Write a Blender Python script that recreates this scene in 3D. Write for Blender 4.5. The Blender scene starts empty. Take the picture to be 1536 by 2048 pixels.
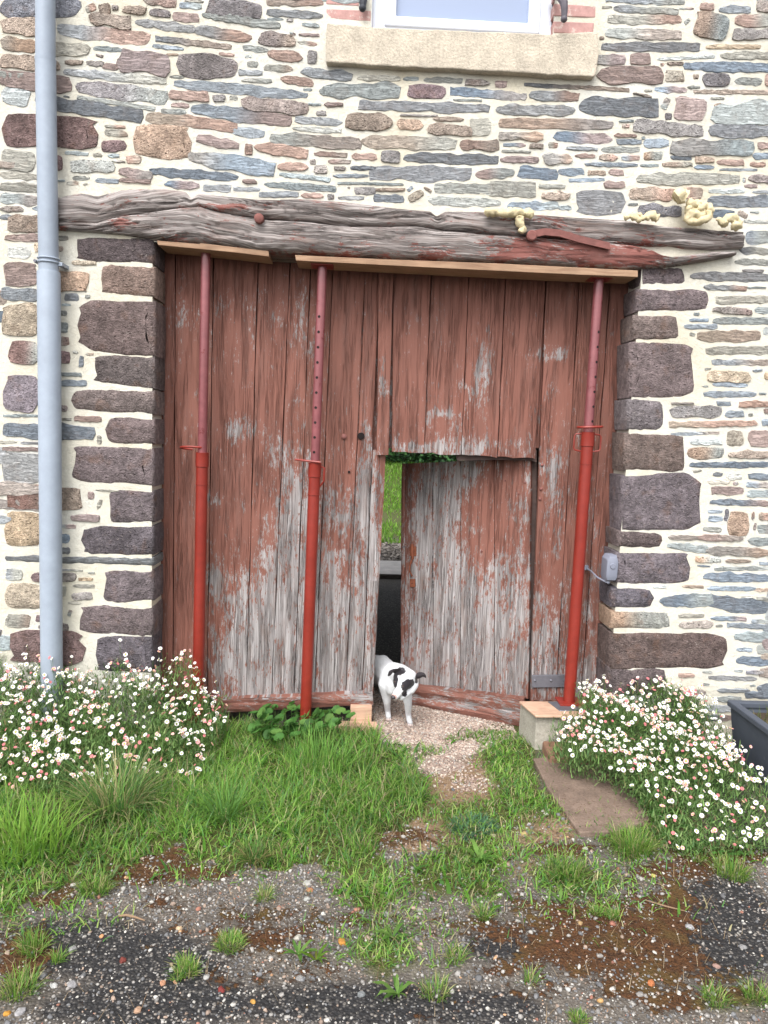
import bpy, bmesh, math, random
import numpy as np
from mathutils import Vector, Matrix, noise as mnoise
R_ = math.radians
rng = random.Random(7)
nr = np.random.RandomState(11)
C = bpy.context.scene.collection
SC = bpy.context.scene

# ------------------------------------------------------------------ camera, world, sun, exposure
CAM = Vector((0.0, -3.9, 1.6))
PITCH, YAW, ROLL, FPX = R_(-6.0), R_(2.0), R_(2.05), 1538.0
_f = Vector((math.sin(YAW)*math.cos(PITCH), math.cos(YAW)*math.cos(PITCH), math.sin(PITCH)))
_r0 = _f.cross(Vector((0, 0, 1))).normalized()
_u0 = _r0.cross(_f)
_r = _r0*math.cos(ROLL) + _u0*math.sin(ROLL)
_u = _u0*math.cos(ROLL) - _r0*math.sin(ROLL)
cam = bpy.data.cameras.new('camera')
camo = bpy.data.objects.new('camera', cam); C.objects.link(camo)
M = Matrix.Identity(4)
for i in range(3):
    M[i][0], M[i][1], M[i][2], M[i][3] = _r[i], _u[i], -_f[i], CAM[i]
camo.matrix_world = M
cam.sensor_fit = 'VERTICAL'; cam.sensor_height = 36; cam.lens = FPX/2048*36
cam.clip_end = 500; cam.clip_start = 0.05
SC.camera = camo

SUN_EL, SUN_AZ = R_(52), R_(-158)          # azimuth measured from +Y towards +X; the light comes from behind the camera
wd = bpy.data.worlds.new('World'); SC.world = wd; wd.use_nodes = True
wn = wd.node_tree; wn.nodes.clear()
sky = wn.nodes.new('ShaderNodeTexSky'); sky.sky_type = 'NISHITA'; sky.sun_disc = False
sky.sun_elevation = SUN_EL; sky.sun_rotation = SUN_AZ; sky.dust_density = 3.0; sky.air_density = 1.0
hs = wn.nodes.new('ShaderNodeHueSaturation'); hs.inputs['Saturation'].default_value = 0.14
bg = wn.nodes.new('ShaderNodeBackground'); bg.inputs['Strength'].default_value = 0.15
wo = wn.nodes.new('ShaderNodeOutputWorld')
wn.links.new(sky.outputs[0], hs.inputs['Color']); wn.links.new(hs.outputs[0], bg.inputs[0]); wn.links.new(bg.outputs[0], wo.inputs[0])
sl = bpy.data.lights.new('sun', 'SUN'); sl.energy = 1.3; sl.angle = R_(40); sl.color = (1.0, 0.97, 0.93)
so = bpy.data.objects.new('sun', sl); C.objects.link(so)
sd = Vector((math.sin(SUN_AZ)*math.cos(SUN_EL), math.cos(SUN_AZ)*math.cos(SUN_EL), math.sin(SUN_EL)))
so.rotation_euler = sd.to_track_quat('Z', 'Y').to_euler(); so.location = (0, -6, 8)
SC.view_settings.view_transform = 'Standard'; SC.view_settings.look = 'None'
SC.view_settings.exposure = 1.2; SC.view_settings.gamma = 1
SC.view_settings.use_curve_mapping = False

# ------------------------------------------------------------------ helpers: picture <-> place
def ray(px, py):
    return _f + _r*((px-768)/FPX) + _u*((1024-py)/FPX)
def W(px, py, Y=0.0):
    d = ray(px, py); t = (Y-CAM.y)/d.y
    return CAM + d*t
def G(px, py, z=0.0):
    d = ray(px, py); t = (z-CAM.z)/d.z
    return CAM + d*t
def PX(P):
    P = np.asarray(P, float).reshape(-1, 3) - np.array(CAM)
    z = P @ np.array(_f); x = P @ np.array(_r); y = P @ np.array(_u)
    return 768 + FPX*x/z, 1024 - FPX*y/z
def mpp(Y, Z=1.0):                       # metres per pixel near depth Y
    return (Y-CAM.y)/FPX
def lin(c):
    return tuple(((v/255)/12.92 if v/255 <= 0.04045 else ((v/255+0.055)/1.055)**2.4) for v in c)
def A(r, g, b, k=0.74):                  # colour as photographed -> base colour
    l = lin((r, g, b)); return (l[0]*k, l[1]*k, l[2]*k, 1)

# ------------------------------------------------------------------ helpers: objects
def tag(o, label=None, cat=None, group=None, kind=None):
    if label: o['label'] = label
    if cat: o['category'] = cat
    if group: o['group'] = group
    if kind: o['kind'] = kind
    return o
def empty(name, loc, label, cat, group=None):
    o = bpy.data.objects.new(name, None); C.objects.link(o); o.location = loc
    o.empty_display_size = 0.1
    return tag(o, label, cat, group)
def link(name, me, parent=None, loc=None):
    o = bpy.data.objects.new(name, me); C.objects.link(o)
    if loc is not None: o.location = loc
    if parent is not None:
        o.parent = parent
        o.matrix_parent_inverse = Matrix.Translation(-Vector(parent.location)) if not parent.parent else Matrix.Identity(4)
    return o
def mesh(name, V, F, mat=None, col=None, uv=None, smooth=False, attrs=None):
    me = bpy.data.meshes.new(name)
    if isinstance(V, np.ndarray) and isinstance(F, np.ndarray):
        k = F.shape[1]
        me.vertices.add(len(V)); me.vertices.foreach_set('co', V.astype(np.float32).ravel())
        me.loops.add(F.size); me.loops.foreach_set('vertex_index', F.astype(np.int32).ravel())
        me.polygons.add(len(F)); me.polygons.foreach_set('loop_start', np.arange(0, F.size, k, dtype=np.int32))
        me.update(calc_edges=True); me.validate()
    else:
        me.from_pydata([tuple(v) for v in V], [], [tuple(f) for f in F]); me.update()
    if mat: me.materials.append(mat)
    if col is not None:
        a = me.attributes.new('col', 'FLOAT_COLOR', 'POINT')
        c = np.asarray(col, np.float32)
        if c.ndim == 1: c = np.tile(c, (len(V), 1))
        a.data.foreach_set('color', c.ravel())
    if attrs:
        for k_, v_ in attrs.items():
            a = me.attributes.new(k_, 'FLOAT', 'POINT'); a.data.foreach_set('value', np.asarray(v_, np.float32).ravel())
    if uv is not None:
        u = me.uv_layers.new(name='UVMap'); uvv = np.asarray(uv, np.float32)
        idx = np.empty(len(me.loops), np.int32); me.loops.foreach_get('vertex_index', idx)
        u.data.foreach_set('uv', uvv[idx].ravel())
    if smooth: me.polygons.foreach_set('use_smooth', [True]*len(me.polygons))
    return me
def fix(me):
    bm = bmesh.new(); bm.from_mesh(me); bmesh.ops.recalc_face_normals(bm, faces=bm.faces); bm.to_mesh(me); bm.free(); return me
def obj(name, V, F, mat, parent=None, **k):
    me = mesh(name, V, F, mat, **k)
    return link(name, fix(me), parent)
class MB:
    def __init__(s): s.V = []; s.F = []
    def add(s, V, F):
        o = len(s.V); s.V += [tuple(v) for v in V]; s.F += [tuple(i+o for i in f) for f in F]; return s
    def box(s, a, b, M_=None):
        x0, y0, z0 = a; x1, y1, z1 = b
        V = [(x0,y0,z0),(x1,y0,z0),(x1,y1,z0),(x0,y1,z0),(x0,y0,z1),(x1,y0,z1),(x1,y1,z1),(x0,y1,z1)]
        if M_ is not None: V = [M_ @ Vector(v) for v in V]
        return s.add(V, [(0,3,2,1),(4,5,6,7),(0,1,5,4),(1,2,6,5),(2,3,7,6),(3,0,4,7)])
    def tube(s, pts, rad, n=14, caps=True, wob=0, seed=0):
        pts = [Vector(p) for p in pts]
        if not hasattr(rad, '__len__'): rad = [rad]*len(pts)
        V = []; F = []; prev = None
        for i, p in enumerate(pts):
            t = (pts[min(i+1, len(pts)-1)]-pts[max(i-1, 0)]).normalized()
            if prev is None:
                ref = Vector((0, 1, 0)) if abs(t.y) < 0.9 else Vector((1, 0, 0))
                a = t.cross(ref).normalized()
            else:
                a = (prev - t*prev.dot(t)).normalized()
            prev = a; b = t.cross(a)
            for k in range(n):
                th = 2*math.pi*k/n; r = rad[i]
                q = p + (a*math.cos(th)+b*math.sin(th))*r
                if wob: 
                    q += (q-p)*wob*mnoise.noise(q*60+Vector((seed, 0, 0)))
                V.append(q)
        for i in range(len(pts)-1):
            for k in range(n):
                F.append((i*n+k, i*n+(k+1) % n, (i+1)*n+(k+1) % n, (i+1)*n+k))
        if caps:
            F.append(tuple(range(n-1, -1, -1))); F.append(tuple((len(pts)-1)*n+k for k in range(n)))
        return s.add(V, F)
    def ball(s, c, r, sx=1, sy=1, sz=1, n=10, m=7):
        V = [(c[0], c[1], c[2]+r*sz)]; F = []
        for j in range(1, m):
            ph = math.pi*j/m
            for k in range(n):
                th = 2*math.pi*k/n
                V.append((c[0]+r*sx*math.sin(ph)*math.cos(th), c[1]+r*sy*math.sin(ph)*math.sin(th), c[2]+r*sz*math.cos(ph)))
        V.append((c[0], c[1], c[2]-r*sz))
        for k in range(n): F.append((0, 1+k, 1+(k+1) % n))
        for j in range(m-2):
            for k in range(n):
                a = 1+j*n; F.append((a+k, a+n+k, a+n+(k+1) % n, a+(k+1) % n))
        a = 1+(m-2)*n
        for k in range(n): F.append((a+k, len(V)-1, a+(k+1) % n))
        return s.add(V, F)
    def build(s, name, mat, parent=None, smooth=False, bevel=0, sharp=35, **k):
        me = mesh(name, s.V, s.F, mat, smooth=smooth, **k); fix(me)
        if bevel:
            bm = bmesh.new(); bm.from_mesh(me)
            ed = [e for e in bm.edges if len(e.link_faces) == 2 and e.calc_face_angle(0) > R_(40)]
            bmesh.ops.bevel(bm, geom=ed, offset=bevel, segments=2, profile=0.5, affect='EDGES')
            bm.to_mesh(me); bm.free()
        if smooth: me.set_sharp_from_angle(angle=R_(sharp))
        return link(name, me, parent)

def vn(P, seed=0):                       # value noise on an (n,3) array, 0..1
    P = np.asarray(P, float) + seed*17.31
    i = np.floor(P).astype(np.int64); f = P-i; f = f*f*(3-2*f)
    def h(a, b, c):
        n = (a*73856093) ^ (b*19349663) ^ (c*83492791)
        n = (n ^ (n >> 13)) * 1274126177 & 0x7fffffff
        return ((n ^ (n >> 16)) & 0xffff)/65535.0
    r = 0
    for dx in (0, 1):
        for dy in (0, 1):
            for dz in (0, 1):
                w = (f[:, 0] if dx else 1-f[:, 0])*(f[:, 1] if dy else 1-f[:, 1])*(f[:, 2] if dz else 1-f[:, 2])
                r = r + w*h(i[:, 0]+dx, i[:, 1]+dy, i[:, 2]+dz)
    return r
def fbm(P, seed=0, o=4):
    P = np.asarray(P, float); r = 0; a = 0.5; s = 0
    for k in range(o):
        r = r + a*vn(P*2**k, seed+k); s += a; a *= 0.5
    return r/s
def inpoly(px, py, poly):
    px = np.asarray(px); py = np.asarray(py); r = np.zeros(px.shape, bool); n = len(poly)
    for i in range(n):
        x0, y0 = poly[i]; x1, y1 = poly[(i+1) % n]
        if y0 == y1: continue
        c = ((y0 > py) != (y1 > py)) & (px < (x1-x0)*(py-y0)/(y1-y0)+x0); r ^= c
    return r

# ------------------------------------------------------------------ helpers: materials
class MT:
    def __init__(s, name, rough=0.85, spec=0.3):
        s.m = bpy.data.materials.new(name); s.m.use_nodes = True; s.t = s.m.node_tree; s.t.nodes.clear()
        s.out = s.n('ShaderNodeOutputMaterial'); s.b = s.n('ShaderNodeBsdfPrincipled')
        s.l(s.b.outputs[0], s.out.inputs[0]); s.b.inputs['Roughness'].default_value = rough
        s.b.inputs['Specular IOR Level'].default_value = spec
    def n(s, t, **k):
        x = s.t.nodes.new(t)
        for a, v in k.items(): setattr(x, a, v)
        return x
    def l(s, a, b): s.t.links.new(a, b)
    def put(s, sock, v):
        if hasattr(v, 'links') or isinstance(v, bpy.types.NodeSocket): s.l(v, sock)
        else: sock.default_value = v
    def pos(s): return s.n('ShaderNodeNewGeometry').outputs['Position']
    def uv(s): return s.n('ShaderNodeUVMap').outputs[0]
    def attr(s, name, fac=False):
        a = s.n('ShaderNodeAttribute', attribute_name=name); return a.outputs['Fac'] if fac else a.outputs['Color']
    def map(s, v, sc=(1, 1, 1), loc=(0, 0, 0)):
        a = s.n('ShaderNodeMapping'); s.l(v, a.inputs[0]); a.inputs['Scale'].default_value = sc; a.inputs['Location'].default_value = loc
        return a.outputs[0]
    def noise(s, v, sc=1, det=4, ro=0.55, dist=0):
        a = s.n('ShaderNodeTexNoise'); s.l(v, a.inputs['Vector']); a.inputs['Scale'].default_value = sc
        a.inputs['Detail'].default_value = det; a.inputs['Roughness'].default_value = ro; a.inputs['Distortion'].default_value = dist
        return a.outputs['Fac']
    def vor(s, v, sc=1, out='Distance', feature='F1'):
        a = s.n('ShaderNodeTexVoronoi', feature=feature); s.l(v, a.inputs['Vector']); a.inputs['Scale'].default_value = sc
        return a.outputs[out]
    def ma(s, op, a, b=0.0, c=0.0, clamp=False):
        x = s.n('ShaderNodeMath', operation=op, use_clamp=clamp); s.put(x.inputs[0], a); s.put(x.inputs[1], b)
        if op in ('MULTIPLY_ADD', 'SMOOTH_MIN', 'SMOOTH_MAX'): s.put(x.inputs[2], c)
        return x.outputs[0]
    def mr(s, v, a, b, c=0.0, d=1.0, smooth=False):
        x = s.n('ShaderNodeMapRange', interpolation_type='SMOOTHSTEP' if smooth else 'LINEAR'); s.put(x.inputs[0], v)
        for i, q in enumerate((a, b, c, d)): s.put(x.inputs[i+1], q)
        return x.outputs[0]
    def mix(s, f, a, b, blend='MIX'):
        x = s.n('ShaderNodeMix', data_type='RGBA', blend_type=blend); s.put(x.inputs[0], f); s.put(x.inputs[6], a); s.put(x.inputs[7], b)
        return x.outputs[2]
    def scl(s, c, f): 
        x = s.n('ShaderNodeVectorMath', operation='SCALE'); s.put(x.inputs[0], c[:3] if isinstance(c, tuple) else c); s.put(x.inputs[3], f); return x.outputs[0]
    def ramp(s, f, st):
        x = s.n('ShaderNodeValToRGB'); s.put(x.inputs[0], f); e = x.color_ramp.elements
        while len(e) < len(st): e.new(0.5)
        for q, (p, c) in zip(e, st): q.position = p; q.color = c if len(c) == 4 else (*c, 1)
        return x.outputs[0]
    def bump(s, h, st=0.5, dist=0.01, n=None):
        x = s.n('ShaderNodeBump'); s.put(x.inputs['Height'], h); x.inputs['Strength'].default_value = st; x.inputs['Distance'].default_value = dist
        if n is not None: s.l(n, x.inputs['Normal'])
        return x.outputs[0]
    def fin(s, col=None, rough=None, nrm=None):
        if col is not None: s.put(s.b.inputs['Base Color'], col)
        if rough is not None: s.put(s.b.inputs['Roughness'], rough)
        if nrm is not None: s.l(nrm, s.b.inputs['Normal'])
        return s.m

def m_mortar():
    m = MT('lime_mortar', 0.95, 0.1); p = m.pos()
    n1 = m.noise(p, 2.2, 4); n2 = m.noise(p, 70, 6, 0.75); n3 = m.noise(p, 14, 6, 0.7)
    c = m.ramp(n1, [(0.25, A(228, 218, 194)), (0.5, A(238, 234, 220)), (0.75, A(234, 234, 230))])
    c = m.mix(m.mr(n3, 0.4, 0.8, 0.0, 0.25), c, A(212, 198, 170))
    c = m.scl(c, m.mr(n2, 0.25, 0.75, 0.88, 1.08)); c = m.mix(m.mr(m.noise(p, 5, 5, .7), .58, .74, 0, .25), c, A(205, 199, 184))
    # greener and darker near the foot of the wall
    sx = m.n('ShaderNodeSeparateXYZ'); m.l(p, sx.inputs[0])
    foot = m.mr(m.ma('ADD', sx.outputs[2], m.ma('MULTIPLY', n3, 0.3)), 0.1, 0.55, 0.45, 0.0)
    c = m.mix(foot, c, A(165, 158, 130))
    hh = m.ma('ADD', m.ma('MULTIPLY', n3, 1.0), m.ma('MULTIPLY', n2, 0.45))
    return m.fin(c, None, m.bump(hh, 0.8, 0.012))
def m_slate():
    m = MT('slate_stone', 0.75, 0.3); p = m.pos(); a = m.attr('col')
    w = m.noise(m.map(p, (4, 4, 12)), 1, 3); cb = m.n('ShaderNodeCombineXYZ'); m.put(cb.inputs[2], m.ma('MULTIPLY', w, 0.02)); ad = m.n('ShaderNodeVectorMath', operation='ADD'); m.l(p, ad.inputs[0]); m.l(cb.outputs[0], ad.inputs[1]); pw = ad.outputs[0]
    n1 = m.noise(m.map(pw, (11, 11, 95)), 1, 7, 0.75, 0.3); n2 = m.noise(p, 16, 6, 0.7); n3 = m.noise(m.map(pw, (45, 45, 300)), 1, 4, .7)
    c = m.scl(a, m.mr(n1, 0.3, 0.7, 0.62, 1.36)); c = m.scl(c, m.mr(n3, .3, .7, .84, 1.16))
    c = m.mix(m.mr(n2, 0.5, 0.72, 0, 0.55), c, m.mix(0.55, c, A(150, 126, 106)))
    c = m.mix(m.mr(m.noise(m.map(p, (28, 28, 60)), 1, 5, .7), 0.60, 0.72, 0, 0.45), c, A(196, 198, 196))
    ck = m.mr(m.ma('ABSOLUTE', m.ma('SUBTRACT', n1, 0.5)), 0.0, 0.02, 1.0, 0.0); c = m.mix(m.ma('MULTIPLY', ck, .45), c, A(52, 54, 60))
    h = m.ma('ADD', n1, m.ma('MULTIPLY', n3, 0.35)); h = m.ma('SUBTRACT', h, m.ma('MULTIPLY', ck, .3))
    return m.fin(c, m.mr(n2, 0.3, 0.7, 0.6, 0.9), m.bump(h, .85, 0.010))
def m_rock():
    m = MT('rough_stone', 0.9, 0.2); p = m.pos(); a = m.attr('col')
    n1 = m.noise(p, 8, 5, 0.65, .4); n2 = m.noise(p, 60, 7, 0.85); v = m.vor(p, 130, 'Distance'); n4 = m.noise(p, 26, 6, 0.75)
    c = m.scl(a, m.mr(n1, 0.3, 0.7, 0.68, 1.34)); c = m.scl(c, m.mr(n2, 0.3, 0.7, 0.5, 1.5))
    c = m.scl(c, m.mr(n4, .34, .66, .66, 1.36))
    c = m.mix(m.mr(m.noise(p, 11, 4), 0.56, 0.74, 0, 0.6), c, m.mix(0.55, c, A(165, 120, 88)))
    c = m.mix(m.mr(m.noise(p, 95, 3), 0.62, 0.72, 0, 0.6), c, A(190, 178, 170))
    pit = m.mr(m.vor(m.map(p, (1, 1, 1.3)), 42, 'Distance'), 0.10, 0.24, 1.0, 0.0); pit = m.ma('MULTIPLY', pit, m.mr(n4, .42, .6)); c = m.mix(m.ma('MULTIPLY', pit, .7), c, A(50, 40, 42))
    h = m.ma('ADD', m.ma('MULTIPLY', n2, 0.55), m.ma('ADD', n4, m.ma('MULTIPLY', v, 0.3))); h = m.ma('SUBTRACT', h, m.ma('MULTIPLY', pit, .7))
    return m.fin(c, None, m.bump(h, 1.0, 0.02))
def m_wood(name, paint, bare0, bare1, sc=1.0, crack=1.0, WARP=0.035):
    """painted plank, worn to bare wood where the attribute 'wear' is high; grain runs along V"""
    m = MT(name, 0.8, 0.25); uv = m.uv(); oi = m.n('ShaderNodeObjectInfo').outputs['Random']
    off = m.n('ShaderNodeCombineXYZ'); m.put(off.inputs[2], m.ma('MULTIPLY', oi, 37.0))
    add = m.n('ShaderNodeVectorMath', operation='ADD'); m.l(uv, add.inputs[0]); m.l(off.outputs[0], add.inputs[1]); v0 = add.outputs[0]
    # wavy grain: warp the across coordinate
    wr = m.noise(m.map(v0, (5, 1.6, 1)), 1, 3)
    cb = m.n('ShaderNodeCombineXYZ'); m.put(cb.inputs[0], m.ma('MULTIPLY', wr, WARP)); ad2 = m.n('ShaderNodeVectorMath', operation='ADD')
    m.l(v0, ad2.inputs[0]); m.l(cb.outputs[0], ad2.inputs[1]); v = ad2.outputs[0]
    g1 = m.noise(m.map(v, (170/sc, 2.6/sc, 1)), 1, 6, 0.7)      # fine grain
    g2 = m.noise(m.map(v, (45/sc, 1.6/sc, 1)), 1, 4, 0.6)       # broad grain
    ck = m.mr(m.ma('ABSOLUTE', m.ma('SUBTRACT', g1, 0.5)), 0.0, 0.035, 1.0, 0.0)
    ck = m.ma('MULTIPLY', ck, m.mr(m.noise(m.map(v, (30, 2.2, 1)), 1, 3), 0.42, 0.6))
    f1 = m.noise(m.map(v, (120/sc, 24/sc, 1)), 1, 6, 0.75); f2 = m.noise(m.map(v0, (17, 7, 1)), 1, 5, 0.7)
    w = m.attr('wear', True)
    f3 = m.noise(m.map(v, (300/sc, 36/sc, 1)), 1, 3, .6)
    t = m.ma('ADD', m.ma('MULTIPLY', f1, 0.62), m.ma('MULTIPLY', f2, 0.55)); t = m.ma('SUBTRACT', t, .085)
    t = m.ma('ADD', t, m.ma('MULTIPLY', w, 0.20)); t = m.ma('SUBTRACT', t, m.ma('MULTIPLY', m.ma('SUBTRACT', g1, .5), 0.12)); t = m.ma('ADD', t, m.mr(f3, .56, .70, 0, .11))
    peel = m.mr(t, 0.612, 0.634, 0, 1)
    edge = m.ma('SUBTRACT', m.mr(t, 0.596, 0.612, 0, 1), peel)
    bare = m.mix(m.mr(g1, 0.28, 0.72), bare0, bare1); bare = m.scl(bare, m.mr(g2, 0.3, 0.7, 0.88, 1.10)); bare = m.scl(bare, m.mr(g1, .34, .48, .55, 1.0))
    bare = m.mix(m.mr(m.noise(m.map(v0, (22, 5, 1)), 1, 4), 0.52, 0.72, 0, 0.6), bare, A(132, 108, 98))
    pc = m.scl(paint, m.mr(m.noise(m.map(v0, (8, 2.2, 1)), 1, 4), 0.3, 0.7, 0.86, 1.12))
    pc = m.scl(pc, m.mr(m.noise(m.map(v, (420/sc, 5/sc, 1)), 1, 3, .6), .3, .7, .86, 1.1)); pc = m.mix(m.mr(m.noise(m.map(v0, (14, 2.5, 1)), 1, 5, .7), .5, .72, 0, .5), pc, A(128, 98, 90, .7))
    pc = m.mix(m.ma('MULTIPLY', edge, 0.3), pc, A(175, 135, 122))
    c = m.mix(peel, pc, bare)
    c = m.mix(m.ma('MULTIPLY', ck, m.mr(peel, 0, 1, 0.30*crack, 0.95)), c, A(48, 36, 34))
    h = m.ma('SUBTRACT', m.ma('MULTIPLY', g1, m.mr(peel, 0, 1, 0.45, 1.2)), m.ma('MULTIPLY', peel, 0.35))
    h = m.ma('SUBTRACT', h, m.ma('MULTIPLY', ck, 0.9*crack))
    return m.fin(c, m.mr(peel, 0, 1, 0.62, 0.92), m.bump(h, 0.85, 0.004*max(sc, 1)))
def m_plain(name, col, rough=0.7, var=0.15, nsc=30, bump=0.3, bd=0.003, spec=0.3, metal=0, dirt=None, dthr=0.6):
    m = MT(name, rough, spec); p = m.pos(); n1 = m.noise(p, nsc, 5, 0.65); n2 = m.noise(p, nsc/6, 4)
    c = m.scl(col, m.mr(n1, 0.25, 0.75, 1-var, 1+var)); c = m.scl(c, m.mr(n2, 0.3, 0.7, 1-var*0.6, 1+var*0.6))
    if dirt: c = m.mix(m.mr(m.noise(p, nsc*0.8, 6, 0.75), dthr, dthr+0.06, 0, 0.8), c, dirt)
    m.b.inputs['Metallic'].default_value = metal
    return m.fin(c, m.mr(n2, 0.3, 0.7, rough*0.85, min(1, rough*1.15)), m.bump(n1, bump, bd))
def m_attr(name, rough=0.8, spec=0.25, var=0.2, nsc=60, trans=0, bump=0.4):
    m = MT(name, rough, spec); p = m.pos(); n = m.noise(p, nsc, 4)
    c = m.scl(m.attr('col'), m.mr(n, 0.3, 0.7, 1-var, 1+var)); m.fin(c, None, m.bump(n, bump, 0.002))
    if trans:
        tb = m.n('ShaderNodeBsdfTranslucent'); m.l(m.scl(c, 1.0), tb.inputs[0]); mx = m.n('ShaderNodeMixShader'); mx.inputs[0].default_value = trans
        m.l(m.b.outputs[0], mx.inputs[1]); m.l(tb.outputs[0], mx.inputs[2]); m.l(mx.outputs[0], m.out.inputs[0])
    return m.m
def m_grain(name, c0, c1, sc=(6, 120, 120), rough=0.75, knots=True):
    """sawn timber, grain along world X"""
    m = MT(name, rough, 0.25); p = m.pos(); w = m.noise(p, 3, 3)
    cb = m.n('ShaderNodeCombineXYZ'); m.put(cb.inputs[2], m.ma('MULTIPLY', w, 0.06)); ad = m.n('ShaderNodeVectorMath', operation='ADD'); m.l(p, ad.inputs[0]); m.l(cb.outputs[0], ad.inputs[1])
    g = m.noise(m.map(ad.outputs[0], sc), 1, 5, 0.6); c = m.mix(m.mr(g, 0.3, 0.7), c0, c1)
    c = m.scl(c, m.mr(m.noise(p, 9, 4), 0.3, 0.7, 0.82, 1.15)); c = m.mix(m.mr(m.noise(p, 45, 4), 0.66, 0.72, 0, 0.5), c, A(95, 70, 50))
    return m.fin(c, None, m.bump(g, 0.5, 0.002))
# ------------------------------------------------------------------ shared materials
MORTAR = m_mortar(); SLATE = m_slate(); ROCK = m_rock()
GREY0, GREY1 = A(130, 120, 118), A(204, 199, 199)
DOORW = m_wood('peeling_door_wood', A(138, 92, 80, .84), GREY0, GREY1)
LINTW = m_wood('weathered_lintel_wood', A(146, 92, 84), A(112, 98, 94), A(208, 200, 196), 1.1, 1.8, .11)
RED = m_plain('red_prop_paint', A(160, 54, 42, 0.62), 0.38, 0.14, 25, 0.15, 0.001, 0.5, 0, A(120, 60, 45), 0.66)
PINK = m_plain('worn_inner_tube', A(158, 92, 96, 0.66), 0.22, 0.2, 18, 0.15, 0.001, 0.6, 0.15, A(120, 45, 42), 0.6)
HOLE = m_plain('hole_dark', (0.01, 0.006, 0.006, 1), 0.9)
TIMB = m_grain('sawn_timber', A(158, 124, 100), A(190, 158, 130))
TIMP = m_grain('pinkish_timber', A(188, 150, 128), A(222, 186, 160))
ZINC = m_plain('grey_downpipe', A(168, 179, 194, 0.74), 0.5, 0.10, 12, 0.05, 0.001, 0.4, 0.0, A(135, 145, 165), 0.68)
UPVC = m_plain('white_upvc', A(222, 228, 240, 0.9), 0.35, 0.02, 9, 0.02, 0.001, 0.5)
GRAN = m_plain('granite_sill', A(216, 204, 186), 0.9, 0.28, 90, 0.8, 0.008, 0.2, 0, A(150, 135, 115), 0.62)
BRICKM = m_plain('pale_red_brick', A(200, 158, 152), 0.9, 0.2, 25, 0.6, 0.006, 0.2, 0, A(225, 205, 195), 0.55)
IRON = m_plain('dark_iron', A(62, 64, 72), 0.6, 0.2, 30, 0.3)
RUST = m_plain('rusty_iron', A(140, 82, 60), 0.9, 0.35, 60, 0.6, 0.004)
OLDRED = m_plain('old_red_iron', A(146, 96, 90, .66), 0.8, 0.22, 40, 0.7, 0.005)
CONC = m_plain('rough_concrete', A(186, 180, 168), 0.95, 0.22, 80, 0.8, 0.006, 0.15, 0, A(140, 132, 118), 0.6)
GREYP = m_plain('grey_plastic', A(142, 146, 162), 0.45, 0.05, 12, 0.05, 0.001, 0.4)

# ------------------------------------------------------------------ opening lines of the gateway (arrises traced in the wall plane)
YD = 0.19                                # the gate hangs this far behind the wall face
def lineX(p, q):
    a, b = W(*p), W(*q)
    return lambda z: a.x+(b.x-a.x)*(z-a.z)/(b.z-a.z)
XL = lineX((305, 500), (303, 1300)); XR = lineX((1284, 540), (1224, 1300))
ZTOP = 0.5*(W(300, 480).z+W(1290, 530).z)
YWALL = 0.55
EDGE = 7.0
def mort_disp(P):
    n = fbm(np.c_[P[:, 0]*7, P[:, 2]*7, P[:, 0]*0], 3, 4)-0.5; n2 = fbm(np.c_[P[:, 0]*1.3, P[:, 2]*1.3, P[:, 0]*0], 9, 2)-0.5
    return n*0.012+n2*0.02
def patch(xa, xb, z0, z1, step=0.03):
    nz = max(2, int((z1-z0)/step)); V = []; zs = np.linspace(z0, z1, nz+1); nx = None
    for z in zs:
        a = xa(z) if callable(xa) else xa; b = xb(z) if callable(xb) else xb
        if nx is None: nx = max(2, int(abs(b-a)/step))
        for x in np.linspace(a, b, nx+1): V.append((x, 0, z))
    V = np.array(V); V[:, 1] = -mort_disp(V)
    i = np.arange(nz)[:, None]*(nx+1)+np.arange(nx)[None, :]; i = i.ravel()
    return V, np.c_[i, i+1, i+nx+2, i+nx+1]

wall = empty('stone_wall', (0, 0, 0), 'old rubble stone wall of slate and purple quoins in cream mortar around the gateway', 'wall')
wx0, wx1 = W(654, 150).x, W(1192, 150).x                 # sill ends, brick band edges
zs0 = W(920, 152).z; zs1 = W(920, 76).z                   # sill bottom and top
zw1 = zs1+1.25
Vs, Fs = [], []; o = 0
bx0, bx1 = W(742, 60).x, W(1106, 60).x
for a in ((-EDGE, XL, -0.3, ZTOP), (XR, EDGE, -0.3, ZTOP), (-EDGE, EDGE, ZTOP, zs1),
          (-EDGE, bx0, zs1, zw1), (bx1, EDGE, zs1, zw1), (-EDGE, EDGE, zw1, 5.6)):
    V, F = patch(*a); Vs.append(V); Fs.append(F+o); o += len(V)
# reveals (jambs) of the gateway and the soffit behind the lintel
for X, s in ((XL, 1), (XR, -1)):
    zz = np.linspace(-0.3, ZTOP, 90); yy = np.linspace(0, YWALL, 14); V = []
    for z in zz:
        for y in yy:
            V.append((X(z)+s*0.0, y, z))
    V = np.array(V); V[:, 0] += s*(fbm(V*6, 5, 3)-0.5)*0.02*(V[:, 1] > 0.001)
    first = V[:, 1] < 0.001; V[first, 1] = -mort_disp(V[first])
    i = (np.arange(89)[:, None]*14+np.arange(13)[None, :]).ravel()
    Vs.append(V); Fs.append(np.c_[i, i+1, i+15, i+14]+o); o += len(V)
me = mesh('mortar', np.vstack(Vs), np.vstack(Fs), MORTAR, smooth=True)
mo = link('mortar', me, wall); tag(mo, kind='structure')
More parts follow.
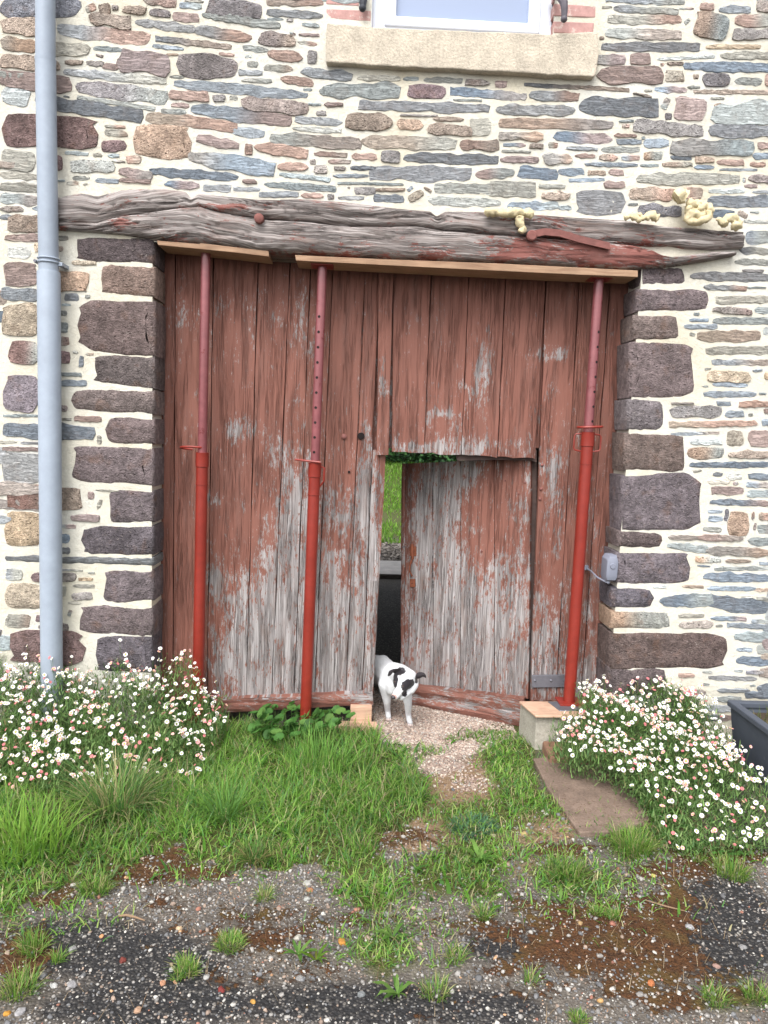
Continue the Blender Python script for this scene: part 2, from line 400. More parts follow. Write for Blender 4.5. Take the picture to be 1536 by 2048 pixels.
# the solid behind the facing: side of window recess
mb = MB()
mb.box((-EDGE, 0.30, ZTOP+0.10), (EDGE, YWALL, zs1-0.02)); mb.box((-EDGE, 0.30, -0.3), (XL(1.0)-0.03, YWALL, ZTOP+0.1)); mb.box((XR(1.0)+0.06, 0.30, -0.3), (EDGE, YWALL, ZTOP+0.1))
tag(mb.build('wall_core', MORTAR, wall), kind='structure')

# ------------------------------------------------------------------ the stones, traced tile by tile (left x,y  right x,y  height  kind) in tile pixels
COL = dict(B=(130, 139, 148), D=(104, 113, 124), G=(144, 148, 143), K=(174, 174, 166), N=(146, 132, 122), R=(152, 124, 114), O=(168, 134, 108),
           M=(122, 115, 117), P=(116, 100, 103), Q=(128, 108, 102), S=(122, 92, 88), T=(172, 152, 126), W=(192, 190, 178), V=(146, 134, 122))
TILES = [
(0, 0, 3.0, """0 40 485 45 110 M;0 155 320 165 95 N;0 258 225 278 75 V;230 290 540 300 80 G;0 360 360 395 75 N;0 465 430 510 95 R;0 560 185 600 95 K;210 600 850 700 75 D;
0 770 610 810 180 S;600 880 760 875 60 S;0 955 215 970 110 G;280 980 380 980 80 S;0 1045 235 1065 40 G;0 1120 235 1130 50 G;0 1190 235 1205 55 G;0 1255 140 1258 30 N;195 1252 330 1256 22 B;
0 1305 70 1303 25 D;50 1340 300 1345 95 N;30 1425 330 1430 40 R;510 60 575 35 35 G;530 105 790 140 72 N;590 62 665 52 60 N;670 48 710 48 24 N;735 60 880 65 42 N;900 75 1020 85 45 M;
1040 100 1195 110 48 R;865 5 1055 25 45 N;1080 30 1210 40 35 B;1110 0 1220 12 12 G;1240 30 1565 75 90 M;1215 90 1680 160 45 G;815 130 1170 180 48 B;1165 180 1505 232 60 B;345 175 900 235 80 B;
930 230 1390 285 32 D;915 275 1100 297 22 B;560 285 730 300 26 G;575 325 615 338 12 M;390 375 497 375 25 N;520 375 620 385 30 N;615 395 710 405 34 R;700 360 1025 395 120 R;1070 390 1420 420 135 M;
1000 330 1070 328 8 N;1315 322 1405 335 18 R;1455 285 1610 305 28 G;1470 340 1510 340 12 K;1480 385 1550 388 30 G;1020 462 1105 462 14 G;385 430 1000 490 48 B;1045 500 1845 575 58 B;1435 435 1575 440 30 B;
1450 480 1630 487 20 K;460 520 1000 590 88 M;1020 570 1255 585 58 R;1270 588 1355 590 35 N;1375 585 1425 590 20 G;1445 615 1845 655 72 M;380 575 415 580 10 G;460 580 930 655 24 G;1030 630 1135 635 22 R;
965 668 1115 675 26 G;1150 655 1745 725 80 B;875 700 1420 765 60 V;1400 780 1585 805 55 B;630 755 750 765 15 G;635 790 765 810 38 G;785 840 1160 855 175 O;1180 830 1435 875 46 R;1465 895 1515 895 58 R;
1130 935 1650 1020 92 V;390 915 530 925 20 G;560 930 610 930 18 G;650 935 715 935 20 G;670 965 750 972 10 K;750 955 850 960 42 R;410 1000 695 1000 70 W;715 1030 910 1055 52 R;895 1025 1430 1065 48 D;
1455 1085 1540 1092 25 R;440 1070 540 1070 20 G;345 1085 390 1087 10 G;403 1100 470 1100 20 G;500 1105 525 1105 8 G;575 1085 710 1088 26 B;715 1080 905 1092 22 R;990 1105 1195 1115 42 D;
1220 1125 1385 1130 36 B;1400 1132 1560 1137 22 B"""),
(500, 0, 3.0, """100 15 440 15 42 N;100 75 435 100 42 B;105 117 200 120 12 G;222 125 258 126 12 N;312 150 415 158 20 G;50 235 272 250 76 M;240 200 272 212 12 G;295 212 415 215 16 R;287 255 400 270 18 G;
110 325 310 350 60 R;343 345 403 350 70 N;85 405 255 415 36 G;305 430 615 465 56 B;185 475 380 500 46 R;645 470 900 475 30 G;920 475 1010 475 18 G;1045 482 1275 488 32 G;1290 495 1435 500 36 N;
1465 505 1545 508 36 R;320 537 370 540 12 G;420 545 905 550 86 G;930 545 1180 560 75 S;1200 545 1656 585 46 D;1220 600 1390 605 9 G;350 625 425 630 12 G;445 630 558 630 20 R;395 680 462 682 26 N;
650 635 1440 655 54 D;1480 660 1950 665 58 B;270 715 553 740 40 B;900 695 1125 698 8 N;1100 715 1280 718 24 N;575 725 848 745 90 N;873 748 1040 750 54 O;1070 775 1330 790 62 N;1310 765 1450 760 90 G;
255 770 548 790 26 K;125 830 665 865 70 G;675 850 1243 865 70 V;1265 870 1495 875 58 R;30 880 345 925 60 R;385 925 583 932 26 R;610 940 762 945 34 R;778 940 905 945 62 N;920 945 1490 960 56 D;
470 970 605 972 20 R;360 973 395 973 26 N;168 995 345 1005 42 R;378 1018 466 1018 44 N;505 1010 572 1012 20 N;605 1010 755 1012 24 D;720 1040 1328 1045 80 D;175 1045 480 1080 24 G;500 1055 710 1057 20 B;
1355 1050 1585 1035 50 R;85 1105 515 1135 38 G;525 1098 920 1108 12 G;585 1128 600 1128 9 G;628 1145 755 1147 36 N;755 1140 930 1140 18 N;945 1150 975 1120 16 B;945 1205 1040 1150 42 T;1045 1125 1085 1150 14 N;
1110 1130 1715 1140 55 G;55 1165 290 1168 32 B;305 1172 440 1175 28 R;462 1180 505 1180 24 N;528 1188 685 1188 20 B;745 1192 922 1192 42 D;1068 1205 1505 1218 46 G"""),
(1000, 0, 2.866, """605 -5 1055 15 35 B;655 50 1025 70 36 B;585 43 640 43 8 G;1030 50 1110 50 6 G;1140 38 1230 40 36 R;1255 55 1435 58 42 B;1463 35 1570 45 58 N;615 115 1035 115 48 G;1055 140 1085 110 16 G;
1100 130 1315 165 138 O;1345 120 1570 120 66 R;1330 200 1570 200 56 N;605 190 1040 205 56 G;568 220 595 220 14 N;580 270 1148 270 48 D;1178 268 1495 270 22 T;1262 320 1570 318 40 G;905 338 1230 325 16 K;
542 345 712 345 58 V;737 340 868 340 58 R;920 368 940 368 10 N;960 364 1050 364 13 N;1060 378 1570 390 50 D;555 435 930 430 90 R;940 435 1062 438 66 T;1105 440 1140 440 22 N;1152 458 1320 458 70 M;
1350 465 1500 470 38 G;1515 460 1570 460 58 R;140 485 740 518 20 D;828 520 870 520 12 G;888 512 1070 517 34 B;1075 500 1145 500 14 G;762 535 868 560 12 N;1110 525 1570 528 22 N;172 545 455 560 54 B;
455 610 910 620 102 D;935 628 965 560 30 G;945 665 988 665 32 M;985 620 1192 630 120 R;1208 562 1285 562 7 G;1230 605 1265 592 10 N;1208 655 1570 650 125 G;682 695 765 695 12 G;697 722 740 725 20 N;
-15 705 655 718 56 O;-5 780 248 785 42 V;765 720 1168 750 68 N;1205 750 1570 755 70 D;655 775 783 780 16 R;305 780 640 800 56 D;668 812 812 812 28 B;812 790 832 790 12 G;830 820 968 818 46 B;
975 840 1450 850 80 V;1480 832 1570 832 32 R;20 830 145 832 16 B;168 838 248 838 26 N;273 832 335 832 26 G;380 848 560 855 20 B;583 855 800 858 28 G;10 865 175 870 12 G;5 915 220 915 34 R;
245 910 408 912 62 V;432 892 545 895 20 R;570 900 675 900 32 N;697 905 800 903 30 B;818 895 938 890 42 O;978 902 1098 905 22 D;1122 915 1228 915 32 N;1248 930 1400 930 30 R;1437 940 1523 942 20 R;
1452 893 1570 893 32 B;485 940 790 945 20 B;805 948 910 948 13 G;932 942 1103 942 26 N;1115 958 1230 958 20 D;1260 970 1475 972 11 B;100 985 328 1000 66 D;338 985 482 985 40 B;505 990 608 990 22 N;
622 985 710 988 32 R;785 1025 1375 1025 60 G;1393 1030 1410 1030 22 G;1425 1020 1570 1025 38 M;395 1035 600 1027 18 B;595 1058 717 1058 32 R;1403 1066 1475 1066 16 R;225 1068 375 1070 20 G;
240 1120 402 1125 42 N;-60 1085 205 1088 84 G;418 1160 722 1160 125 D;748 1112 1000 1110 62 N;1035 1105 1168 1110 62 R;1198 1095 1402 1095 20 K;1450 1098 1570 1100 14 B;795 1200 1040 1215 60 M;
735 1170 790 1170 13 G;1195 1155 1570 1155 66 D;1225 1225 1345 1225 42 D;1365 1210 1420 1245 26 N;1437 1215 1485 1217 7 G;45 1180 335 1178 42 B;340 1190 410 1190 22 G;1400 1265 1570 1275 13 G"""),
(0, 460, 3.657, """35 65 290 65 30 N;425 62 500 62 28 G;45 160 232 175 76 K;250 130 330 130 56 T;430 140 465 140 28 N;10 320 290 330 160 R;0 460 285 480 80 B;470 495 585 495 46 D;625 488 663 488 20 G;
455 548 520 550 12 G;430 610 495 612 32 G;430 715 505 715 70 G;430 815 515 815 52 N;400 930 520 935 82 S;0 665 300 660 212 T;50 890 300 910 155 S;535 890 575 900 16 G;630 908 685 910 16 G;
596 1005 598 920 30 D;20 1180 300 1205 250 P;430 1055 600 1060 24 G;430 1120 635 1122 38 B;25 1358 320 1360 16 G;430 1300 500 1310 38 M;25 1462 690 1490 108 D;550 1380 745 1385 34 R;735 1570 725 1500 28 G;
440 1385 525 1385 13 G;0 1550 125 1552 18 G;155 1558 320 1560 13 D;20 1600 320 1605 26 R;0 1735 320 1745 205 B;525 240 710 245 28 T;290 375 672 380 140 O"""),
(0, 940, 3.657, """20 190 625 215 158 S;20 430 310 430 240 T;640 185 690 185 46 R;712 285 738 215 22 G;700 145 870 155 9 G;520 350 725 355 46 R;440 412 555 415 24 G;440 500 510 505 56 D;440 590 515 590 38 D;
35 760 165 765 80 B;225 785 565 785 60 S;570 800 680 800 18 T;440 730 605 735 9 B;645 752 690 752 8 G;535 850 690 852 24 G;525 925 675 920 50 N;500 972 585 975 13 G;25 915 320 925 165 T;440 885 485 885 66 G;
30 1095 235 1110 86 G;260 1085 330 1088 42 S;285 1145 500 1150 46 M;505 1075 515 1020 20 G;40 1290 640 1300 220 S;-60 1190 20 1190 46 M"""),
(1130, 460, 3.783, """1355 55 1570 55 88 B;1315 148 1570 165 46 D;1290 240 1570 243 42 G;1345 308 1505 310 17 N;950 345 1570 360 60 D;1055 430 1380 445 36 B;1380 435 1520 435 8 G;1145 528 1570 525 48 G;
1118 600 1415 620 46 N;1435 610 1570 610 42 G;975 635 1020 635 18 G;945 682 1088 682 20 B;1118 685 1570 690 46 G;905 730 1155 730 33 B;1490 765 1570 765 52 G;945 785 985 795 18 G;1000 805 1475 800 76 V;
1068 915 1570 905 52 G;1112 1000 1570 1005 36 B;1060 1052 1105 1048 12 G;1065 1105 1410 1115 80 T;1120 1165 1380 1175 36 B;1420 1065 1490 1060 17 B;1505 1100 1570 1100 46 T;1045 1183 1085 1183 12 G;
1048 1243 1445 1243 40 B;1470 1238 1520 1238 13 G;810 1312 975 1312 13 N;1148 1312 1255 1315 33 B;1315 1318 1570 1318 40 R;795 1380 1185 1370 76 N;1210 1392 1355 1392 46 B;1388 1398 1422 1400 18 G;
1500 1370 1570 1370 28 R;790 1472 1455 1462 38 V;1485 1455 1570 1455 42 B;805 1545 1165 1535 18 B;1215 1575 1358 1580 96 T;1378 1580 1570 1580 116 R;945 1603 1190 1603 38 K;920 1690 1208 1685 76 O;
1240 1700 1570 1700 52 N;945 1778 1570 1775 36 D;970 1830 1030 1820 13 G;1120 1850 1190 1850 26 D;1225 1865 1335 1865 42 K;1385 1865 1570 1865 46 D"""),
(1130, 940, 3.783, """1080 85 1245 85 30 K;1268 100 1308 100 17 R;1370 112 1570 115 36 B;1105 155 1345 158 52 R;1375 180 1570 182 52 G;1095 240 1570 255 40 D;1080 315 1190 315 20 B;1085 370 1190 370 36 B;
1215 385 1225 295 20 M;1220 400 1395 410 165 O;1415 375 1420 315 13 M;1430 450 1434 400 12 M;1455 350 1570 350 52 N;1445 445 1570 445 62 G;1050 448 1180 455 36 G;785 508 1010 515 28 N;1000 512 1345 520 46 R;
1380 540 1570 540 52 G;772 570 1080 600 46 G;1060 605 1570 630 60 V;980 672 1182 676 42 O;1215 688 1400 690 24 N;1470 708 1570 708 20 B;1000 722 1095 730 8 D;1130 748 1570 742 26 G;1045 805 1530 820 62 D;
1075 895 1440 898 28 B;1435 905 1570 908 22 N;670 885 765 883 13 K;890 880 1045 886 19 N;720 1000 1120 975 90 D;1080 985 1570 1050 92 D;1335 958 1425 958 14 K;1450 975 1570 978 28 G;855 1100 1050 1100 24 G;
865 1175 1115 1165 46 N;1100 1120 1370 1128 28 B;1410 1143 1525 1145 24 B;1140 1180 1190 1180 13 G;1225 1170 1570 1190 32 B;1285 1258 1570 1258 62 G;1300 1358 1415 1360 26 B;1443 1358 1570 1358 60 G;
1300 1443 1570 1445 60 D;860 1552 975 1552 24 R;1040 1525 1110 1527 15 G;1280 1520 1340 1522 11 G;1370 1530 1500 1530 24 M;1085 1570 1450 1580 28 B;1040 1620 1090 1622 17 G;1150 1665 1400 1670 28 B;1400 1630 1440 1630 9 G;820 1680 1060 1690 50 N;1120 1730 1330 1735 40 G;1360 1700 1570 1705 46 D;760 1760 1010 1765 46 M;1050 1800 1330 1806 48 B;1350 1780 1570 1785 40 N;700 1850 960 1856 50 G;1000 1872 1260 1876 40 D;1300 1850 1570 1856 44 R""")]
QUOINS = [
(0, 460, 3.657, """530 140 1128 155 170 P;710 360 1132 378 205 Q;550 700 1135 715 355 P;660 1015 1130 1040 215 Q;510 1245 1128 1262 158 Q;765 1460 1128 1480 180 P;485 1700 1124 1735 255 P"""),
(0, 940, 3.657, """770 262 1122 270 218 P;570 515 1122 520 192 P;35 645 1120 672 58 B;725 850 1120 850 222 P;545 1085 1116 1110 190 P;680 1350 1112 1350 250 P"""),
(1130, 460, 3.783, """585 345 930 345 126 P;545 530 1105 530 160 P;520 735 880 740 174 Q;492 1055 1010 1060 375 P;470 1395 760 1400 208 Q;452 1680 930 1690 262 Q"""),
(1130, 940, 3.783, """430 240 1058 250 385 P;400 520 750 535 112 P;385 740 970 740 218 P;350 965 675 970 138 P;345 1130 810 1140 124 O;335 1370 1260 1362 255 P;325 1600 780 1600 190 P""")]

def outline(x0, y0, x1, y1, h, k, quo=0):
    L = math.hypot(x1-x0, y1-y0); d = Vector(((x1-x0)/L, (y1-y0)/L)); n = Vector((-d.y, d.x))
    sl = k in 'BDGKVNRM' and h < L*0.42
    c = min(26, max(4, int(L/max(6, h*0.22)))) if sl else min(16, max(7, int(L/9)))
    top, bot, st, sb = [], [], [], []
    e0, e1 = (rng.uniform(0.15, 0.85), rng.uniform(0.25, 0.95)) if sl else (rng.uniform(0.5, 0.8), rng.uniform(0.5, 0.8))
    if rng.random() < 0.45 and sl: e0, e1 = e1, max(0.7, e0)
    tp = rng.uniform(0.10, 0.35) if sl else 0.22
    s0, s1 = rng.uniform(-.5, .5), rng.uniform(-.5, .5); ph = rng.random()*100
    for i in range(c+1):
        t = i/c + (rng.uniform(-.3, .3)/c if 0 < i < c else 0)
        env = 1.0
        if t < tp: env = e0+(1-e0)*(t/tp)**0.6
        if 1-t < tp: env = min(env, e1+(1-e1)*((1-t)/tp)**0.6)
        if quo: env = 1.0 if ((t > .5) == (quo > 0)) else max(env, .50)
        na = mnoise.noise(Vector((t*L/max(h, 6)*0.9+ph, 3.1, 0))); nb = mnoise.noise(Vector((t*L/max(h, 6)*0.9+ph, 9.7, 5)))
        amp = 0.10 if quo else 0.30 if sl else 0.14
        jj = min(.16, 1.5/h); a = env*(1+amp*na*1.6)+rng.uniform(-jj, jj); b = env*(1+amp*nb*1.6)+rng.uniform(-jj, jj)
        P_ = Vector((x0, y0))+d*(t*L); top.append(P_-n*(a*h*0.52+0.3)); bot.append(P_+n*(b*h*0.52+0.3)); st.append(t); sb.append(t)
    sh = min(h*0.5, L*0.2)
    top[0] += d*(sh*max(0, s0)*0.8+ (0 if sl else sh*.35)); bot[0] += d*(sh*max(0, -s0)*0.8+(0 if sl else sh*.35)); top[-1] -= d*(sh*max(0, s1)*0.8+(0 if sl else sh*.25)); bot[-1] -= d*(sh*max(0, -s1)*0.8+(0 if sl else sh*.25))
    if quo > 0: top[-1].x = bot[-1].x = x1
    if quo < 0: top[0].x = bot[0].x = x0
    pts = top+bot[::-1]; ts = st+sb[::-1]
    # end mid-points, to break the straight ends
    m0 = (top[0]+bot[0])/2-d*rng.uniform(-0.05, 0.35)*sh; m1 = (top[-1]+bot[-1])/2+d*rng.uniform(-0.05, 0.35)*sh
    if quo > 0: m1.x = x1+1
    if quo < 0: m0.x = x0-1
    pts.insert(len(top), m1); ts.insert(len(top), 1); pts.append(m0); ts.append(0)
    sp = []
    for t in ts:
        tt = min(max(t, 0.08 if sl else 0.2), 0.92 if sl else 0.8); sp.append(Vector((x0, y0))+d*(tt*L))
    return pts, sp, ts
def stone_geo(x0, y0, x1, y1, h, k, quoin=0, rough=1.0, proud=None):
    """a stone of the facing: outline in the wall plane, sides running back into the mortar, worn front"""
    pts, sp, ts = outline(x0, y0, x1, y1, h*(1.05 if quoin else 1), k, quoin)
    n = len(pts); 
    if proud is None: proud = rng.uniform(0.0015, 0.0055) if k in 'BDGK' else rng.uniform(0.003, 0.009)
    bev = min(0.16, 1.5/max(h, 1))
    V = []; F = []
    Wq = lambda p, Y: tuple(W(p.x, p.y, 0)+Vector((0, Y, 0)))
    base = [Wq(p, 0.0) for p in pts]; spw = [Wq(p, 0.0) for p in sp]
    arr = np.array(base); yb = -mort_disp(arr)
    rings = [(0.0, 0.035 if not quoin else 0.20, 1.0), (0.0, None, 1.0), (bev, -proud*0.85, 0.6), (0.55, -proud*1.0, 1.0)]
    if quoin: rings = [(0.0, 0.185, 1), (-.2, .004, 1), (-2.5, -proud*0.2, 1), (-8, -proud*0.95, 1), (-24, -proud*1.25, 1), (.6, -proud*1.3, 1)]
    PT = {(ri, i): Vector(base[i]).lerp(Vector(spw[i]), r_[0] if r_[0] >= 0 else min(.8, -r_[0]*mpp(0)/max(.001, (Vector(spw[i])-Vector(base[i])).length))) for ri, r_ in enumerate(rings) if ri >= 3 for i in range(n)}
    MD = dict(zip(PT.keys(), -mort_disp(np.array([tuple(q) for q in PT.values()]))))
    for ri, (ins, Y, _) in enumerate(rings):
        for i in range(n):
            b = Vector(base[i]); s = Vector(spw[i]); p = b.lerp(s, ins if ins >= 0 else min(.8, -ins*mpp(0)/max(.001, (s-b).length)))
            if Y is None: y = yb[i]-0.001
            elif ri == 0: y = Y
            else: y = (yb[i] if ri < 3 else MD[(ri, i)]) + Y + (rng.uniform(-.0018, .0018) if ri > 1 else 0)*rough
            if quoin and ri == 1:
                side = (ts[i] > 0.9) if quoin == 1 else (ts[i] < 0.1)
                if side: y = .011+rng.uniform(-.003, .004)
            if quoin and ri in (0, 1):
                side = (ts[i] > 0.9) if quoin == 1 else (ts[i] < 0.1)
                if side: p.x += 0.002*quoin
            V.append((p.x, y, p.z))
    for r in range(len(rings)-1):
        for i in range(n):
            j = (i+1) % n; F.append((r*n+i, r*n+j, (r+1)*n+j, (r+1)*n+i))
    c = len(V); cen = Vector((0, 0, 0))
    a = (len(rings)-1)*n
    # fill the centre as quads between top and bottom rows
    m = (n-2)//2      # top row 0..m-1, m = right mid, bottom m+1..2m, n-1 = left mid
    T = [a+i for i in range(m)]; Bm = [a+2*m-i for i in range(m)]
    for i in range(m-1): F.append((T[i], T[i+1], Bm[i+1], Bm[i]))
    F.append((T[m-1], a+m, Bm[m-1])); F.append((T[0], Bm[0], a+n-1))
    c1 = COL[k]; j1 = rng.uniform(0.86, 1.12); tb = rng.uniform(-6, 6)
    c2 = COL[rng.choice('RGNOB')] if k == 'V' else (COL[rng.choice('NGR')] if rng.random() < 0.22 and k not in 'PTQ' else c1)
    sw = rng.uniform(0.3, 0.7); cols = []
    for r in range(len(rings)):
        for i in range(n):
            f = min(1, max(0, (ts[i]-sw)*3+0.5)); cc = [c1[q]*(1-f)+c2[q]*f for q in range(3)]
            gy_ = sum(cc)/3; cc = [v*.64+gy_*.36 for v in cc]
            cols.append(A(min(255, (cc[0]+tb)*j1), min(255, cc[1]*j1), min(255, (cc[2]-tb)*j1), .94 if quoin else 1.50))
    return V, F, cols
def read(tiles):
    for ox, oy, s, txt in tiles:
        for it in txt.replace('\n', '').split(';'):
            a = it.split()
            if len(a) < 6: continue
            x0, y0, x1, y1, h = [float(v) for v in a[:5]]
            if oy == 460 and s > 3.7 and y0 > 1900: continue
            yield ox+x0/s-.6, oy+y0/s, ox+x1/s+.6, oy+y1/s, h/s*(1.0 if tiles is QUOINS else 1.04)+(0 if tiles is QUOINS else .9), a[5]
sto = [(q, 0) for q in read(TILES)]
qs = list(read(QUOINS))
for q in qs: sto.append((q, 1 if q[0] < 600 else -1))
# a long thin slate from behind the pipe, listed among the quoins, keeps its own look
size = lambda s: abs(s[0][2]-s[0][0])*s[0][4]*(100 if s[1] else 1)
sto.sort(key=size, reverse=True)
smallV, smallF, smallC, sm2V, sm2F, sm2C = [], [], [], [], [], []
def addto(Vl, Fl, Cl, g):
    o = len(Vl); Vl += g[0]; Fl += [tuple(i+o for i in f) for f in g[1]]; Cl += g[2]
for i, (q, quo) in enumerate(sto):
    g = stone_geo(*q, quoin=quo); ismat = ROCK if q[5] in 'PQSTNWOM' and (quo or q[4]/max(1, abs(q[2]-q[0])) > 0.16) else SLATE
    if i < 296:
        c = W((q[0]+q[2])/2, (q[1]+q[3])/2); V = [(v[0]-c.x, v[1], v[2]-c.z) for v in g[0]]
        me = mesh('stone', V, g[1], ismat, col=g[2], smooth=bool(quo) or ismat is ROCK); fix(me)
        o = bpy.data.objects.new('stone', me); C.objects.link(o); o.parent = wall; o.location = (c.x, 0, c.z)
        if quo or ismat is ROCK: me.set_sharp_from_angle(angle=R_(50))
    elif ismat is ROCK: addto(sm2V, sm2F, sm2C, g)
    else: addto(smallV, smallF, smallC, g)
# beyond the frame: courses go on
def extra(xa, xb, za, zb):
    z = za
    while z < zb:
        h = rng.uniform(0.035, 0.10) if rng.random() < 0.8 else rng.uniform(0.1, 0.16); x = xa
        while x < xb:
            L = rng.uniform(0.08, 0.5) if h < 0.09 else rng.uniform(0.15, 0.35)
            px, py = PX((x, 0, z)); px2, py2 = PX((x+L, 0, z))
            g = stone_geo(float(px[0]), float(py[0]), float(px2[0]), float(py2[0]), h*0.8*390, rng.choice('BBDGGNNRVM')); addto(smallV, smallF, smallC, g)
            x += L+rng.uniform(0.015, 0.05)
        z += h+0.012
xl = W(0, 700).x; xr = W(1536, 700).x
extra(xl-1.3, xl-0.16, 0.05, 4.3); extra(xr+0.1, xr+1.3, 0.05, 4.3)
extra(xl-0.1, W(640, 0).x, W(300, -12).z+0.03, 4.6); extra(W(1200, 0).x, xr+0.1, W(1300, -10).z+0.05, 4.6)
tag(obj('small_stones', smallV, smallF, SLATE, wall, col=smallC), kind='stuff')
tag(obj('small_rough_stones', sm2V, sm2F, ROCK, wall, col=sm2C), kind='stuff')

# ------------------------------------------------------------------ window: sill, brick jambs, frame
def prism(pxs, Y0, Y1, Yp=0.0):
    P_ = [W(x, y, Yp) for x, y in pxs]; n = len(P_)
    V = [(p.x, Y0, p.z) for p in P_]+[(p.x, Y1, p.z) for p in P_]
    F = [tuple(range(n)), tuple(range(2*n-1, n-1, -1))]+[(i, (i+1) % n, n+(i+1) % n, n+i) for i in range(n)]
    return V, F
def ragged(p, q, n, amp):
    return [(p[0]+(q[0]-p[0])*i/n, p[1]+(q[1]-p[1])*i/n+(rng.uniform(-amp, amp) if 0 < i < n else 0)) for i in range(n+1)]
V, F = prism(ragged((655, 55), (742, 62), 5, 1)+ragged((744, 64), (1105, 78), 14, 1.2)+ragged((1107, 76), (1190, 72), 5, 1)+[(1192, 120), (1186, 158)]+ragged((1180, 162), (653, 133), 24, 1.6)+[(652, 90)], -0.045, 0.3)
mb = MB().add(V, F); s_ = mb.build('windowsill', GRAN, wall, bevel=0.006)
for (a, b, c, d) in (((652, 18), (742, 22), (742, 44), (652, 38)), ((652, -20), (718, -16), (718, 13), (652, 9)), ((652, -58), (742, -52), (742, -24), (652, -28)),
                     ((1106, 43), (1188, 46), (1186, 70), (1107, 66)), ((1107, 8), (1192, 12), (1190, 36), (1106, 32)), ((1108, -30), (1194, -26), (1193, 2), (1108, -2)),
                     ((652, -94), (742, -88), (742, -64), (652, -68)), ((1108, -66), (1194, -62), (1194, -36), (1108, -38))):
    V, F = prism([a, b, c, d], -0.004, 0.12); MB().add(V, F).build('brick', BRICKM, wall, bevel=0.004)
win = empty('window', W(925, 76, 0.06), 'white plastic framed window with pale pane above the granite sill', 'window')
YF = 0.05
def frame_ring(name, o_, i_, Y0, Y1, mat, par, bev=0.003):
    # o_, i_: (x0, z0, x1, z1) outer and inner rectangles
    V = []; F = []
    for (a, b, c, d) in (o_, i_):
        for Y in (Y0, Y1): V += [(a, Y, b), (c, Y, b), (c, Y, d), (a, Y, d)]
    for k in range(4):
        j = (k+1) % 4; F += [(k, j, 8+j, 8+k), (4+k, 12+k, 12+j, 4+j), (k, 4+k, 4+j, j), (8+k, 8+j, 12+j, 12+k)]
    return MB().add(V, F).build(name, mat, par, bevel=bev)
fx0, fx1 = W(744, 40, YF).x, W(1104, 40, YF).x; fz0 = W(925, 77, YF).z-0.003; fz1 = fz0+1.22
frame_ring('frame', (fx0, fz0, fx1, fz1), (fx0+0.065, fz0+0.045, fx1-0.065, fz1-0.05), YF, YF+0.06, UPVC, win)
fr = frame_ring('sash', (fx0+0.060, fz0+0.040, fx1-0.060, fz1-0.045), (fx0+0.115, fz0+0.085, fx1-0.115, fz1-0.10), YF-0.012, YF+0.05, UPVC, win, 0.006)
gm = MT('window_glass', 0.03, 0.9); gm.b.inputs['Metallic'].default_value = 0.0
GLASS = gm.fin(A(150, 165, 195)); 
MB().box((fx0+0.11, YF+0.02, fz0+0.08), (fx1-0.11, YF+0.026, fz1-0.095)).build('pane', GLASS, win)
mb = MB(); mb.box((fx0+0.05, YF+0.1, fz0), (fx1-0.05, YF+0.12, fz1)); mb.build('curtain', m_plain('pale_curtain', A(205, 212, 228), 0.9, 0.03), win)
def hook(pts, r, lab, mat=IRON):
    t = empty('shutter_hook', pts[-1], lab, 'shutter hook', 'iron shutter hooks beside the window')
    MB().tube([Vector(p) for p in pts], r, 10).build('hook_arm', mat, t, smooth=True)
    MB().ball(pts[-1], r[-1]*1.25, n=10).build('hook_tip', mat, t, smooth=True)
hook([W(1100, -8, 0.02), W(1112, -10, -0.05), W(1122, -4, -0.09), W(1128, 6, -0.10), W(1129, 20, -0.10), W(1128, 38, -0.10)], [.012, .016, .018, .019, .016, .013], 'curved dark iron shutter hook on the right of the window', m_plain('grey_iron', A(105, 100, 108), 0.6, 0.2))
hook([W(728, -30, 0.02), W(727, -20, -0.03), W(727, -4, -0.04), W(725, 16, -0.045)], [.016, .018, .019, .014], 'dark iron shutter hook on the left of the window')
# ------------------------------------------------------------------ lintel
lint = empty('wooden_lintel', W(800, 470, 0), 'long weathered grey timber lintel over the gateway, split along its length with old red paint', 'lintel')
UT = [(112, 396), (165, 386), (200, 392), (250, 379), (330, 377), (372, 384), (384, 398), (400, 389), (520, 400), (600, 398), (700, 405), (800, 418), (860, 424), (872, 434), (890, 424), (960, 424), (1080, 430), (1150, 435), (1240, 440), (1320, 452), (1400, 458), (1482, 464)]
UB = [(112, 452), (200, 452), (240, 438), (380, 420), (400, 416), (440, 428), (520, 440), (620, 449), (700, 457), (830, 456), (870, 463), (960, 472), (1050, 477), (1200, 490), (1260, 492), (1300, 494), (1320, 494), (1340, 494), (1370, 500), (1420, 502), (1468, 500)]
LT = [(112, 447), (200, 447), (240, 434), (380, 414), (400, 412), (440, 424), (520, 437), (620, 445), (700, 453), (830, 452), (870, 459), (960, 468), (1050, 473), (1200, 484), (1260, 490), (1300, 500), (1320, 511), (1340, 515), (1380, 511), (1420, 505), (1465, 506)]
LB = [(112, 462), (250, 472), (315, 484), (440, 494), (520, 506), (640, 512), (800, 522), (960, 527), (1100, 535), (1240, 541), (1330, 536), (1400, 526), (1465, 514)]
def interp(L, x):
    for (a, b), (c, d) in zip(L, L[1:]):
        if a <= x <= c: return b+(d-b)*(x-a)/(c-a)
    return L[0][1] if x < L[0][0] else L[-1][1]
